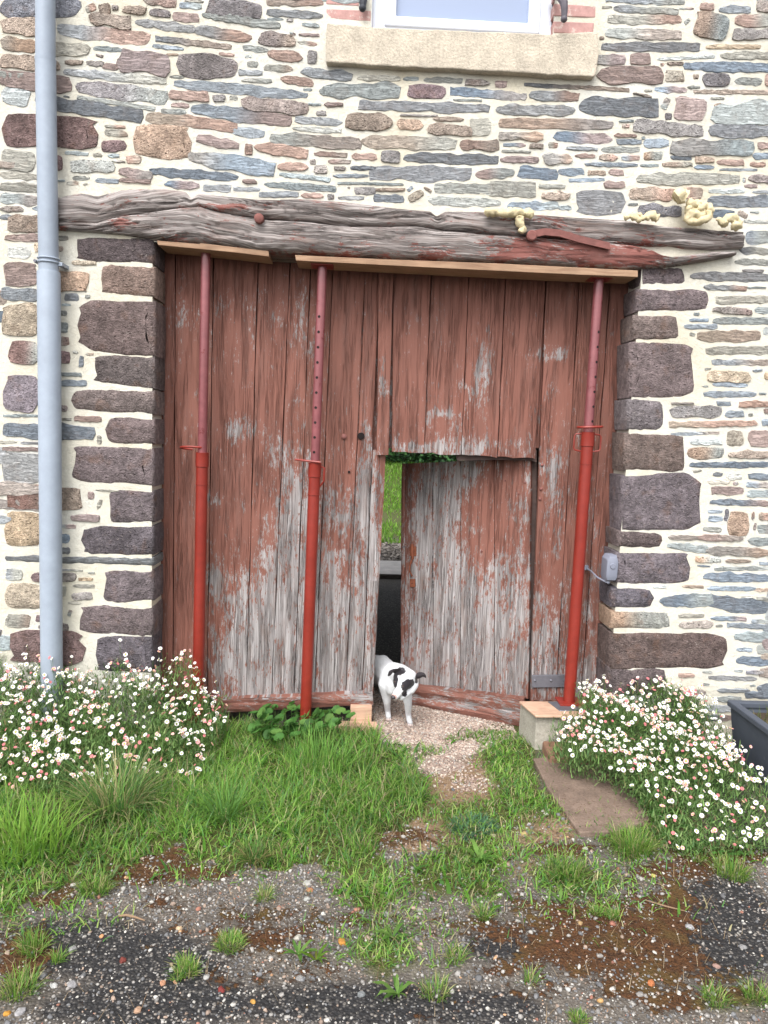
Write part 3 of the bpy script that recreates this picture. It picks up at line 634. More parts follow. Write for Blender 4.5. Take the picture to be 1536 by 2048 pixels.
def wearL(px, py):
    w = np.full(px.shape, 1.05)
    def b(cx, cy, rx, ry, a): return a*np.exp(-(((px-cx)/rx)**2+((py-cy)/ry)**2))
    w -= b(1150, 495, 150, 26, 0.9)+b(1240, 520, 90, 18, 0.6)+b(470, 505, 60, 10, .45)+b(800, 515, 260, 9, 0.40)+b(250, 447, 30, 9, .7)+b(360, 480, 60, 20, .25)+b(440, 412, 60, 7, .7)+b(640, 510, 90, 12, .45)+b(1030, 500, 50, 26, .35)+b(1080, 440, 60, 10, .3)+b(1300, 520, 40, 18, .4)+b(860, 505, 50, 14, .3)+b(125, 460, 16, 10, .5)
    return w
def beam(name, top, bot, x0, x1, nx, nz, proud, seed, depth=0.32):
    V = []; UV = []; xs = np.linspace(x0, x1, nx); Pp = []
    for x in xs:
        t, b = interp(top, x), interp(bot, x)
        for j in range(nz):
            s = j/(nz-1); py = t+(b-t)*s; Pp.append((x, py)); p = W(x, py, 0); V.append((p.x, 0.0, p.z))
    V = np.array(V); Pp = np.array(Pp); S = np.tile(np.linspace(0, 1, nz), nx)
    z0 = W(800, 470).z; cen = np.repeat([W(x, 0.5*(interp(top, x)+interp(bot, x))).z for x in xs], nz)
    v = (V[:, 2]-cen) ; warp = (fbm(np.c_[V[:, 0]*3.0, v*6, v*0+seed], seed, 3)-0.5)*0.07
    g = fbm(np.c_[V[:, 0]*3.2, (v+warp)*85, v*0], seed+3, 4)
    crack = np.clip(1-np.abs(fbm(np.c_[V[:, 0]*2.4, (v+warp)*40, v*0], seed+9, 3)-0.5)/0.035, 0, 1)*(fbm(np.c_[V[:, 0]*3, v*8, v*0], seed+5, 2) > 0.42)
    rnd = np.sqrt(np.clip(1-(2*S-1)**4, 0, 1))
    V[:, 1] = -(proud*rnd-0.012) - (g-0.5)*0.014 + crack*0.013 - (fbm(np.c_[V[:, 0]*4, v*12, v*0], seed+7, 2)-0.5)*0.02
    top_i = np.arange(nx)*nz; bot_i = top_i+nz-1
    UV = np.c_[v+warp*0.6, V[:, 0]+seed*3]
    n0 = len(V); back_t = V[top_i].copy(); back_b = V[bot_i].copy(); back_t[:, 1] = depth; back_b[:, 1] = depth
    i = (np.arange(nx-1)[:, None]*nz+np.arange(nz-1)[None, :]).ravel()
    F = [tuple(q) for q in np.c_[i, i+nz, i+nz+1, i+1]]
    V = np.vstack([V, back_t, back_b]); UV = np.vstack([UV, UV[top_i]+(0.1, 0), UV[bot_i]-(0.25, 0)])
    for k in range(nx-1):
        F.append((int(top_i[k]), n0+k, n0+k+1, int(top_i[k+1]))); F.append((int(bot_i[k]), int(bot_i[k+1]), n0+nx+k+1, n0+nx+k))
        F.append((n0+k, n0+nx+k, n0+nx+k+1, n0+k+1))
    F.append(tuple([int(j) for j in range(nz)]+[n0+nx, n0])); F.append(tuple([n0+nx-1, n0+2*nx-1]+[int((nx-1)*nz+nz-1-j) for j in range(nz)]))
    px, py = PX(V); w = wearL(px, py)
    return obj(name, V, F, LINTW, lint, uv=UV, attrs={'wear': w}, smooth=True)
beam('upper_beam', UT, UB, 112, 1481, 420, 20, 0.052, 2)
beam('lower_beam', LT, LB, 112, 1464, 420, 22, 0.060, 5)
MB().box(tuple(W(116, 452, 0.02)-Vector((0, 0, 0.05))), tuple(W(1300, 462, 0.3)+Vector((0, 0, 0.01)))) # (core not linked)
hol = m_plain('rotten_wood', A(120, 82, 62), 0.95, 0.5, 60, 0.9, 0.01)
V, F = prism([(1255, 488), (1330, 484), (1440, 498), (1462, 508), (1340, 522), (1290, 506)], 0.012, 0.2); MB().add(V, F).build('rotten_core', hol, lint)
c = W(518, 437, -0.06)
MB().tube([c+Vector((0, .05, 0)), c, c-Vector((0, .012, 0)), c-Vector((0, .018, 0))], [.022, .024, .022, .012], 16).build('bolt_head', OLDRED, lint, smooth=True)
sp_ = [(1066, 468), (1090, 463), (1120, 466), (1160, 478), (1220, 492)]
V = []; F = []
for i, (x, y) in enumerate(sp_):
    a = W(x, y-7, -0.066); b = W(x, y+7, -0.066)
    V += [tuple(a), tuple(b), (b.x, -.052, b.z), (a.x, -.052, a.z)]
for i in range(len(sp_)-1):
    for k in range(4): j = (k+1) % 4; F.append((4*i+k, 4*i+j, 4*i+4+j, 4*i+4+k))
F += [(0, 1, 2, 3), (16, 17, 18, 19)]
s_ = MB().add(V, F); cc = W(1064, 471, -0.068); s_.tube([cc+Vector((0, .02, 0)), cc, cc-Vector((0, .006, 0))], [.026, .026, .02], 16); s_.build('iron_strap', OLDRED, lint)

# ------------------------------------------------------------------ gate: planks, wear
def blob(px, py, L):
    w = 0
    for cx, cy, rx, ry, a in L: w = w + a*np.exp(-(((px-cx)/rx)**2+((py-cy)/ry)**2))
    return w
WB = [(425, 997, 42, 9, 1.3), (895, 827, 26, 8, 1.2), (925, 771, 14, 8, 1.2), (690, 1030, 26, 9, 1.1), (690, 1115, 24, 9, 1.1), (1100, 708, 40, 10, 1.1), (768, 770, 14, 40, .9), (465, 850, 16, 20, .8), (500, 860, 10, 22, .8), (360, 620, 20, 40, .5), (470, 1330, 60, 130, 1.1), (440, 1160, 40, 60, .7), (560, 1250, 60, 200, 1.0), (590, 1100, 30, 160, 1.0), (640, 1330, 70, 120, .9), (700, 1320, 60, 150, .8), (740, 1120, 25, 200, .8), (735, 960, 25, 90, .7),
      (560, 900, 30, 60, .5), (620, 980, 30, 90, .5), (640, 1180, 90, 150, .55), (400, 640, 60, 40, .35), (500, 640, 60, 60, .35), (600, 640, 50, 70, .40), (470, 860, 60, 30, .3), (620, 760, 30, 90, .4), (700, 1000, 70, 60, .3), (970, 725, 22, 55, .75), (960, 800, 20, 60, .4), (1110, 710, 30, 12, .5),
      (1000, 890, 90, 18, .75), (820, 895, 60, 10, .7), (1100, 950, 30, 60, .75), (1110, 1050, 20, 110, .55), (1100, 1300, 70, 120, .8), (1180, 1100, 25, 260, .45), (1110, 800, 25, 40, .4), (1160, 1380, 60, 50, .6),
      (845, 1200, 45, 260, .85), (890, 1200, 45, 330, 1.1), (890, 960, 40, 50, .7), (960, 1280, 50, 130, .95), (1020, 1300, 45, 120, .85), (950, 930, 40, 30, .7), (1040, 1000, 25, 50, .6), (1000, 1150, 50, 50, .55), (1050, 1130, 20, 50, .5), (860, 1340, 60, 60, .6)]
def wearD(px, py): return np.clip(-0.10+0.95*np.clip(blob(px, py, WB), 0, 1.1), -0.1, 0.95)
def plank(parent, tx0, tx1, ty, bx0_, bx1_, by, Y=YD, th=0.028, name='plank', wf=wearD, T=None, gap=0.9, raggb=0, raggt=0, mat=None, nz=60, nx=5, ty2=None, by2=None):
    """one board traced by its top and bottom edges on the plane Y; T maps the flat board to its real pose"""
    ty2 = ty if ty2 is None else ty2; by2 = by if by2 is None else by2
    Y = Y+rng.uniform(-.004, .004); V = []; UV = []; so_ = rng.uniform(0, 50); ph = rng.uniform(0, 60); Pp = []
    for i in range(nz+1):
        s = i/nz
        for j in range(nx+1):
            u = j/nx
            t = Vector((tx0+gap+(tx1-tx0-2*gap)*u, ty+(ty2-ty)*u)); b = Vector((bx0_+gap+(bx1_-bx0_-2*gap)*u, by+(by2-by)*u)); p = t.lerp(b, s)
            e = mnoise.noise(Vector((ph, s*9, j)))
            if j in (0, nx): p.x += e*1.3
            if i == nz: p.y += rng.uniform(-raggb, raggb)
            if i == 0: p.y += rng.uniform(-raggt, raggt)
            Pp.append((p.x, p.y)); q = W(p.x, p.y, Y)
            yo = (0.0035 if j in (0, nx) else 0)+mnoise.noise(Vector((ph, s*3, u*2)))*0.004
            V.append((q.x, q.y+yo, q.z)); UV.append((q.x+so_, q.z+so_*0.7))
    n0 = len(V); nn = (nx+1)*(nz+1)
    Pa = np.array(Pp); w = wf(Pa[:, 0], Pa[:, 1])
    V += [(v[0], v[1]+th, v[2]) for v in V[:nn]]; UV += UV[:nn]; w = np.r_[w, w]
    F = []
    for i in range(nz):
        for j in range(nx):
            a = i*(nx+1)+j; F.append((a, a+1, a+nx+2, a+nx+1)); a += nn; F.append((a, a+nx+1, a+nx+2, a+1))
    for i in range(nz):
        a = i*(nx+1); F.append((a, a+nx+1, a+nx+1+nn, a+nn)); a += nx; F.append((a, a+nn, a+nx+1+nn, a+nx+1))
    for j in range(nx):
        F.append((j, j+nn, j+1+nn, j+1)); a = nz*(nx+1)+j; F.append((a, a+1, a+1+nn, a+nn))
    if T: V = [T(Vector(v)) for v in V]
    return obj(name, V, F, mat or DOORW, parent, uv=UV, attrs={'wear': w}, smooth=False)
left = empty('gate_leaf', W(540, 1420, YD), 'left leaf of the red gate, tall planks with paint peeled to grey wood low down', 'gate')
TX = [318, 351, 427, 517, 582, 623, 668, 733, 762]; BX = [318, 345, 414, 492, 543, 588, 629, 691, 724]
for k in range(8): plank(left, TX[k], TX[k+1], 488, BX[k], BX[k+1], 1397, raggb=2.5)
plank(left, 745, 773, 900, 724, 747, 1397, raggb=4, nx=3)
plank(left, 737, 757, 1163, 726, 747, 1392, Y=YD-0.026, th=0.022, name='patch_board', raggb=2, nx=3, nz=10)
plank(left, 757, 789, 500, 753, 777, 910, Y=YD-0.03, th=0.02, name='cover_strip', nx=3, nz=14)
bk = plank(left, 316, 774, 500, 318, 745, 1392, Y=YD+0.036, th=0.02, name='backing', nx=2, nz=3, gap=4)
def rail(parent, name, pts, Y0, Y1, mat=DOORW, wear=None, T=None, nx=14, seed=0):
    """horizontal board: pts = top-left, top-right, bottom-right, bottom-left in pixels"""
    tl, tr, br, bl = pts; V = []; UV = []; w = []; nz = 4; so_ = rng.uniform(0, 40)
    for Yk in (Y0, Y1):
        for i in range(nx+1):
            u = i/nx
            for j in range(nz+1):
                s = j/nz; a = Vector(tl).lerp(Vector(tr), u); b = Vector(bl).lerp(Vector(br), u); p = a.lerp(b, s)
                e = mnoise.noise(Vector((u*8+so_, j, 0)))*1.4; q = W(p.x, p.y+(e if j in (0, nz) else 0), Y0); V.append((q.x, Yk+(mnoise.noise(Vector((u*9+so_, s*3, 1)))*0.006 if Yk == Y0 else 0)+(0.006 if j in (0, nz) and Yk == Y0 else 0), q.z))
                UV.append((q.z+so_, q.x)); w.append(wear(p.x, p.y) if wear else 0.2)
    n = (nx+1)*(nz+1); F = []
    for i in range(nx):
        for j in range(nz):
            a = i*(nz+1)+j; F += [(a, a+nz+1, a+nz+2, a+1), (a+n, a+1+n, a+nz+2+n, a+nz+1+n)]
        a = i*(nz+1); F.append((a, a+n, a+nz+1+n, a+nz+1)); a += nz; F.append((a, a+nz+1, a+nz+1+n, a+n))
    for j in range(nz):
        F.append((j, j+1, j+1+n, j+n)); a = nx*(nz+1)+j; F.append((a, a+n, a+n+1, a+1))
    if T: V = [T(Vector(v)) for v in V]
    return obj(name, V, F, mat, parent, uv=UV, attrs={'wear': w})
rail(left, 'bottom_rail', ((428, 1400), (745, 1386), (747, 1410), (428, 1427)), YD-0.05, YD+0.01, wear=lambda x, y: 0.1+0.6*math.exp(-((x-745)/40)**2)+0.35*(y < 1402))
for x, y in ((688, 873),):
    c = W(x, y, YD); MB().tube([c+Vector((0, .01, 0)), c-Vector((0, .008, 0)), c-Vector((0, .012, 0))], [.014, .014, .008], 14).build('bolt', OLDRED, left, smooth=True)
c = W(722, 872, YD-0.006); MB().tube([c+Vector((0, .03, 0)), c], [.017, .019], 12).build('keyhole', HOLE, left)
c = W(698, 944, YD-0.006); MB().tube([c+Vector((0, .03, 0)), c], [.006, .007], 10).build('keyhole', HOLE, left)

right = empty('gate_leaf', W(1150, 1430, YD), 'right leaf of the red gate, boards above the wicket and beside the socket', 'gate')
TX = [787, 865, 940, 1014, 1095, 1162, 1225, 1290]; BX = [783, 848, 923, 995, 1071]
BY = [903, 906, 910, 914, 917]
for k in range(4): plank(right, TX[k], TX[k+1], 505, BX[k], BX[k+1], BY[k], by2=BY[k+1], raggb=2.0, nz=30)
plank(right, 1095, 1162, 505, 1060, 1112, 1402, raggb=2)
# the board right of the wicket: starts at the wicket edge
plank(right, 1162, 1225, 505, 1112, 1162, 1405, raggb=2)
plank(right, 1225, 1292, 505, 1162, 1212, 1405, raggb=2)
plank(right, 762, 1285, 500, 762, 1245, 896, Y=YD+0.036, th=0.02, name='backing', nx=2, nz=3)
plank(right, 1090, 1250, 900, 1066, 1190, 1400, Y=YD+0.036, th=0.02, name='backing', nx=2, nz=3)
steel = m_plain('galvanised_steel', A(128, 128, 136), 0.5, 0.15, 40, 0.3, 0.001, 0.5, 0.5)
V, F = prism([(1063, 1349), (1140, 1348), (1140, 1373), (1063, 1374)], YD-0.012, YD-0.002, YD); hp = MB().add(V, F).build('steel_plate', steel, right, bevel=0.002)
for x in (1070, 1102, 1130):
    c = W(x, 1361, YD-0.012); MB().ball(c, 0.008, n=10, m=6).build('bolt', steel, right, smooth=True)
for x, y in ((1082, 978), (1080, 998), (1084, 930)):
    c = W(x, y, YD); MB().ball(c, 0.009, n=8, m=6).build('rivet', OLDRED, right, smooth=True)

# ------------------------------------------------------------------ wicket door, opened inwards about its right edge
HX = W(1062, 1150, YD).x; hinge = Vector((HX, YD+0.03, 0)); ANG = R_(-28)
wick = empty('wicket_door', (HX, YD+0.03, 0), 'small wicket door of grey and red flaking planks standing ajar behind the dog', 'door')
cs, sn = math.cos(ANG), math.sin(ANG)
def TW(v):
    d = v-hinge; return Vector((hinge.x+d.x*cs-d.y*sn, hinge.y+d.x*sn+d.y*cs, v.z))
# solve for flat pixel positions: a target pixel column (x at mid height) on the opened leaf
def flatx(px, py):
    # intersect the pixel ray with the opened leaf's plane, return distance from the hinge
    d = ray(px, py); n = Vector((-sn, cs, 0)); t = (hinge-CAM).dot(n)/d.dot(n); P_ = CAM+d*t
    return (P_-hinge).dot(Vector((cs, sn, 0))), P_.z
def wplank(t0, t1, b0, b1, name='plank', off=0, th=0.03, ragg=1.5):
    (ua, za), (ub, zb), (uc, zc), (ud, zd) = flatx(*t0), flatx(*t1), flatx(*b0), flatx(*b1); nz, nx = 22, 4; V = []; UV = []; Pp = []; so_ = rng.uniform(0, 50); ph = rng.uniform(0, 50); g = 0.0018
    jit = rng.uniform(-.003, .003)
    for i in range(nz+1):
        s = i/nz
        for j in range(nx+1):
            u = j/nx; x = (ua+g+(ub-ua-2*g)*u)*(1-s)+(uc+g+(ud-uc-2*g)*u)*s; z = (za+(zb-za)*u)*(1-s)+(zc+(zd-zc)*u)*s
            if j in (0, nx): x += mnoise.noise(Vector((ph, s*9, j)))*0.003
            if i in (nz,): z += rng.uniform(-.004, .004)*ragg
            y = off+jit+(0.003 if j in (0, nx) else 0)+mnoise.noise(Vector((ph, s*3, u*2)))*0.004
            V.append(hinge+Vector((cs, sn, 0))*x+Vector((-sn, cs, 0))*y+Vector((0, 0, z))); UV.append((x+so_, z+so_*.7))
            Pp.append((t0[0]+(t1[0]-t0[0])*u+((b0[0]-t0[0])*s), t0[1]+(b0[1]-t0[1])*s))
    nn = len(V); Pa = np.array(Pp); w = np.clip(wearD(Pa[:, 0], Pa[:, 1])+0.08, -0.3, 0.9); w = np.r_[w, w]; UV += UV
    V += [v+Vector((-sn, cs, 0))*th for v in V]; F = []
    for i in range(nz):
        for j in range(nx):
            a = i*(nx+1)+j; F += [(a, a+1, a+nx+2, a+nx+1), (a+nn, a+nx+1+nn, a+nx+2+nn, a+1+nn)]
        a = i*(nx+1); F.append((a, a+nx+1, a+nx+1+nn, a+nn)); a += nx; F.append((a, a+nn, a+nx+1+nn, a+nx+1))
    for j in range(nx): F.append((j, j+nn, j+1+nn, j+1)); a = nz*(nx+1)+j; F.append((a, a+1, a+1+nn, a+nn))
    return obj(name, V, F, DOORW, wick, uv=UV, attrs={'wear': w})
WT = [(802, 927), (811, 927), (865, 925), (921, 922), (989, 920), (1062, 918)]; WBt = [(800, 1362), (808, 1364), (866, 1372), (921, 1378), (989, 1388), (1057, 1398)]
for k in range(5): wplank(WT[k], WT[k+1], WBt[k], WBt[k+1])
def onleaf(px, py, off=0.0):
    u, z = flatx(px, py); return hinge+Vector((cs, sn, 0))*u+Vector((-sn, cs, 0))*off+Vector((0, 0, z))
# heavy bottom board of the wicket
q = [(836, 1366), (1052, 1392), (1050, 1448), (826, 1411)]
P_ = []; nxx = 16
Vb = []; UVb = []; wb = []
for off in (-0.045, 0.0):
    for i in range(nxx+1):
        u = i/nxx
        for j in range(5):
            s = j/4; a = Vector(q[0]).lerp(Vector(q[1]), u); b = Vector(q[3]).lerp(Vector(q[2]), u); p = a.lerp(b, s)
            if j in (0, 4): p.y += mnoise.noise(Vector((u*7, j, 3)))*2
            o_ = off+(mnoise.noise(Vector((u*8, s*4, 9)))*0.008+(0.008 if j in (0, 4) else 0)+(0.012 if j == 2 else 0) if off < 0 else 0)
            v = onleaf(p.x, p.y, -0.02); v = v+Vector((-sn, cs, 0))*(o_+0.01); Vb.append(v); u_, z_ = flatx(p.x, p.y); UVb.append((z_+9, u_)); wb.append(0.15+0.5*(j == 2)+0.35*max(0, mnoise.noise(Vector((u*5, s*3, 2)))))
n = (nxx+1)*5; Fb = []
for i in range(nxx):
    for j in range(4): a = i*5+j; Fb += [(a, a+5, a+6, a+1), (a+n, a+1+n, a+6+n, a+5+n)]
    a = i*5; Fb.append((a, a+n, a+5+n, a+5)); a += 4; Fb.append((a, a+5, a+5+n, a+n))
for j in range(4): Fb.append((j, j+1, j+1+n, j+n)); a = nxx*5+j; Fb.append((a, a+n, a+n+1, a+1))
obj('bottom_board', Vb, Fb, DOORW, wick, uv=UVb, attrs={'wear': wb})
# lock, escutcheon and pull handle
def boxleaf(name, x0, y0, x1, y1, off0, off1, mat, par=wick, bev=0.002):
    c_ = [onleaf(x0, y0, off0), onleaf(x1, y0, off0), onleaf(x1, y1, off0), onleaf(x0, y1, off0)]; nrm = Vector((-sn, cs, 0))*(off1-off0)
    V = c_+[v+nrm for v in c_]; return MB().add(V, [(0, 1, 2, 3), (7, 6, 5, 4), (0, 4, 5, 1), (1, 5, 6, 2), (2, 6, 7, 3), (3, 7, 4, 0)]).build(name, mat, par, bevel=bev)
lk = boxleaf('lock_plate', 820, 1093, 833, 1112, -0.008, 0.004, RUST)
MB().tube([onleaf(826, 1088, -.010), onleaf(826, 1100, -.014), onleaf(827, 1118, -.010)], [.008, .012, .007], 10).build('latch', RUST, lk, smooth=True)
MB().tube([onleaf(826, 1116, -.006), onleaf(823, 1128, -.02), onleaf(822, 1140, -.022), onleaf(825, 1152, -.006)], .0045, 8).build('handle', RUST, wick, smooth=True)
es = boxleaf('escutcheon', 820, 1158, 831, 1174, -0.006, 0.004, RUST)
MB().tube([onleaf(825, 1166, -.0065), onleaf(825, 1166, -.0075)], .003, 8).build('keyhole', HOLE, es)
for x, y in ((806, 1094), (810, 1093)): MB().ball(onleaf(x, y, -.004), .005, n=8, m=5).build('screw_head', steel, wick, smooth=True)
for x, y in ((1010, 962), (1050, 965), (1037, 988), (963, 1103), (989, 1108)): MB().ball(onleaf(x, y, -.002), .006, n=8, m=5).build('nail_head', OLDRED, wick, smooth=True)
# frame behind the opening top
OLDW = m_plain('dark_old_wood', A(92, 76, 72), 0.9, 0.3, 40)
V, F = prism([(910, 895), (1076, 900), (1076, 925), (1066, 922), (1000, 920), (916, 922)], YD+0.03, YD+0.05, YD); MB().add(V, F).build('wicket_stop', OLDW, right)
V, F = prism([(1056, 900), (1080, 900), (1078, 1404), (1050, 1404)], YD+0.075, YD+0.10, YD); MB().add(V, F).build('hinge_post', OLDW, right)

# ------------------------------------------------------------------ packing boards on the props
def board(pts, Y0, Y1, lab, mat, name='packing_board'):
    V, F = prism(pts, Y0, Y1, Y0); cx = sum(v[0] for v in V)/len(V); 
    o = MB().add([(v[0], v[1]+0, v[2]) for v in V], F).build(name, mat, None, bevel=0.002); return tag(o, lab, 'board', 'boards wedged under the lintel')
board([(314, 481), (400, 488), (400, 486), (537, 502), (538, 513), (470, 505), (400, 498), (316, 490)], -0.03, 0.15, 'short sawn board wedged between the lintel and the left prop', TIMB)
board([(590, 510), (760, 518), (1000, 527), (1276, 541), (1276, 554), (1150, 549), (900, 537), (592, 521)], -0.045, 0.14, 'long sawn board under the lintel resting on the middle and right props', TIMB)

# ------------------------------------------------------------------ telescopic props
ZBLK = W(1070, 1430, G(1072, 1502).y).z
def propp(top, join, bot, Yt, Yb, rt, rb, lab, holes, hside, kind, ground_z=None):
    """top, join and bottom pixels of the prop's axis"""
    zt = W(*top, Yt); zb = W(*bot, Yb)
    if ground_z is None: zb = G(*bot, 0.01)
    else: zb = G(*bot, ground_z)
    zt = W(*top, Yt)
    # point on the axis at the joint
    ax = (zt-zb).normalized()
    best = min((i/200 for i in range(201)), key=lambda s: abs(PX(zb.lerp(zt, s))[1][0]-join[1])); J = zb.lerp(zt, best)
    t = empty('steel_prop', zb, lab, 'prop', 'telescopic steel props under the lintel')
    side = ax.cross(Vector((0, 1, 0))).normalized()      # towards +x or -x
    if side.x < 0: side = -side
    fwd = side.cross(ax).normalized()
    if fwd.y > 0: fwd = -fwd
    MB().tube([zb+ax*0.006, J], rb, 24).build('outer_tube', RED, t, smooth=True)
    MB().tube([J-ax*0.02, zt-ax*0.004], rt, 24).build('inner_tube', PINK, t, smooth=True)
    MB().tube([J-ax*0.075, J-ax*0.072, J-ax*0.004, J], [rb*1.02, rb*1.12, rb*1.12, rb*1.15], 24).build('collar', RED, t, smooth=True)
    MB().tube([J-ax*0.165, J-ax*0.160], [rb*1.10, rb*1.10], 24).build('collar', RED, t, smooth=True)
    def plate(c_, s, th, name):
        a = Vector((1, 0, 0)); b = Vector((0, 1, 0)); V = []
        for k in (0, th):
            for u, v in ((-1, -1), (1, -1), (1, 1), (-1, 1)): V.append(c_+a*u*s+b*v*s+Vector((0, 0, k)))
        MB().add(V, [(0, 3, 2, 1), (4, 5, 6, 7), (0, 1, 5, 4), (1, 2, 6, 5), (2, 3, 7, 6), (3, 0, 4, 7)]).build(name, RED, t, bevel=0.0015)
    plate(zb-Vector((0, 0, 0.002)), 0.062, 0.008, 'base_plate'); plate(zt-Vector((0, 0, 0.010)), 0.055, 0.006, 'head_plate')
    for k in range(holes):
        s = J+ax*(0.055+k*0.075*1.0) ; s = s + (side*hside+fwd).normalized()*rt*0.985
        nrm = (side*hside+fwd).normalized()
        MB().tube([s-nrm*0.004, s+nrm*0.0009], 0.0068, 12).build('pin_hole', HOLE, t)
    ring = []
    if kind == 1:      # big open hook to the left
        for a in np.linspace(-0.3, 4.6, 22): ring.append(J+ax*0.02+side*(-0.048+0.062*math.cos(a))+fwd*(0.03*math.sin(a))+ax*0.008*math.sin(a))
        MB().tube(ring, .0055, 8).build('pin', RED, t, smooth=True)
    elif kind == 2:
        MB().tube([J+ax*0.012+side*(-0.10), J+ax*0.010-side*0.04-fwd*-0.03, J+ax*0.006+side*.03+fwd*.04], .0055, 8).build('pin', RED, t, smooth=True)
        hn = [J-ax*0.02+side*rb, J-ax*0.022+side*(rb+.02)+fwd*.015, J-ax*0.09+side*(rb+.02)+fwd*.015, J-ax*0.12+side*rb]; MB().tube(hn, .005, 8).build('handle', RED, t, smooth=True)
    else:
        for a in np.linspace(0, 2*math.pi, 25): ring.append(J+ax*(0.026+0.004*math.cos(a))+side*(0.062*math.cos(a)+0.008)+fwd*(0.045*math.sin(a)))
        MB().tube(ring, .0065, 8, caps=False).build('pin', RED, t, smooth=True)
        for sg in (-1, 1):
            hn = [J-ax*0.01+side*sg*rb*.9, J-ax*0.012+side*sg*(rb+.030), J-ax*0.022+side*sg*(rb+.038), J-ax*0.085+side*sg*(rb+.038), J-ax*0.095+side*sg*(rb+.030), J-ax*0.10+side*sg*rb*.9]
            MB().tube(hn, .0042, 8).build('handle', RED, t, smooth=True)
    return t
propp((412, 499), (406, 905), (395, 1446), 0.06, 0.0, .0235, .030, 'left red steel prop with a hooked pin, standing in the daisies', 0, 1, 1)
propp((645, 530), (630, 925), (610, 1456), 0.04, 0.0, .0235, .030, 'middle red steel prop with a row of holes, standing in the grass', 10, -0.25, 2)
propp((1198, 556), (1170, 862), (1138, 1404), 0.05, 0.0, .0245, .031, 'right red steel prop with two side handles, standing on the concrete block', 7, 0.55, 3, ground_z=ZBLK+.004)

# ------------------------------------------------------------------ downpipe
def pipe():
    t = empty('downpipe', G(104, 1440), 'pale grey round downpipe fixed to the wall left of the gate', 'drainpipe')
    Yp = -0.085; s = mpp(Yp)
    a, b, c_, d = W(90.5, -40, Yp), W(91, 120, Yp), W(97.5, 545, Yp), W(104, 1430, Yp)
    MB().tube([a+(a-b)*3.0, a, b], 17.6*s, 32).build('upper_pipe', ZINC, t, smooth=True)
    MB().tube([b-Vector((0, 0, .02)), b, b+Vector((0, 0, .004))], [17.9*s, 18.9*s, 18.9*s], 32).build('pipe_joint', ZINC, t, smooth=True)
    MB().tube([b, c_], 18.3*s, 32).build('middle_pipe', ZINC, t, smooth=True)
    MB().tube([c_+Vector((0, 0, .004)), c_-Vector((0, 0, .004)), d], [20.6*s, 21.4*s, 21.0*s], 32).build('lower_pipe', ZINC, t, smooth=True)
    k = c_+Vector((0, 0, .045)); r = 20.2*s
    for dz in (0, .018): MB().tube([k+Vector((0, 0, dz-.004)), k+Vector((0, 0, dz)), k+Vector((0, 0, dz+.004))], [r*.98, r*1.05, r*.98], 32).build('bracket_ring', ZINC, t, smooth=True)
    MB().box((k.x-r-.016, Yp-.006, k.z-.004), (k.x-r+.006, Yp+.10, k.z+.012)).build('bracket_lug', ZINC, t, bevel=.002)
    MB().box((k.x+r-.006, Yp-.006, k.z-.014), (k.x+r+.016, Yp+.10, k.z+.004)).build('bracket_lug', ZINC, t, bevel=.002)
    MB().tube([k+Vector((-r-.008, -.006, .004)), k+Vector((-r-.008, -.02, .004))], .007, 8).build('screw', steel, t)
pipe()

# ------------------------------------------------------------------ expanding foam
FOAM = m_plain('expanding_foam', A(238, 222, 182, 0.70), 0.85, 0.10, 90, 0.8, 0.006, 0.15, 0, A(180, 150, 100), .64)
def foam(label, strands):
    mb = MB(); cx = W(*strands[0][0][0], 0)
    for k, (pts, r) in enumerate(strands):
        P_ = [W(x, y, -0.075-0.012*(len(p) > 0)) if False else W(x, y, -0.07) for (x, y) in pts for p in [pts]]
        Q = []; R2 = []
        n = len(P_)*5
        for i in range(n):
            f = i/(n-1)*(len(P_)-1); j = min(int(f), len(P_)-2); q = P_[j].lerp(P_[j+1], f-j)
            e = min(1, math.sqrt(max(0, 1-(2*i/(n-1)-1)**8))+.25); rr = (r if not hasattr(r, '__len__') else r[j]+(r[j+1]-r[j])*(f-j))*mpp(0)
            Q.append(q+Vector((0, mnoise.noise(q*30)*.01, 0))); R2.append(rr*e*(1+.28*mnoise.noise(q*45+Vector((k*9, 0, 0)))))
        mb.tube(Q, R2, 16, wob=.5, seed=k)
    o = mb.build('foam_blob', FOAM, None, smooth=True, sharp=80); tag(o, label, 'foam', 'lumps of expanding foam on the wall')
foam('T-shaped lump of cream expanding foam on the lintel top', [([(968, 425), (990, 424), (1015, 427)], 8), ([(1008, 427), (1030, 424), (1050, 426), (1068, 429)], 8.5), ([(1040, 430), (1039, 445), (1046, 456), (1042, 467)], [8, 7, 6, 7])])
foam('small knotted lump of cream foam between two larger ones on the lintel', [([(1250, 436), (1262, 431), (1275, 437), (1282, 444)], 5.5), ([(1262, 430), (1280, 430), (1292, 438)], 5), ([(1290, 436), (1302, 430), (1318, 438)], 7)])
foam('largest coiled lump of cream foam on the stones above the lintel', [([(1352, 398), (1362, 390), (1370, 396)], 13), ([(1372, 404), (1388, 408), (1404, 406)], 7), ([(1376, 410), (1380, 428), (1376, 440), (1396, 444), (1416, 434), (1420, 420)], 8), ([(1408, 408), (1396, 420), (1384, 426), (1400, 432), (1414, 424)], 8), ([(1404, 410), (1418, 414), (1422, 426)], 7)])
foam('rightmost lump of cream foam at the end of the lintel', [([(1432, 437), (1446, 446), (1452, 440)], 5), ([(1452, 452), (1450, 440), (1464, 436), (1478, 444), (1476, 452), (1462, 450)], 8)])

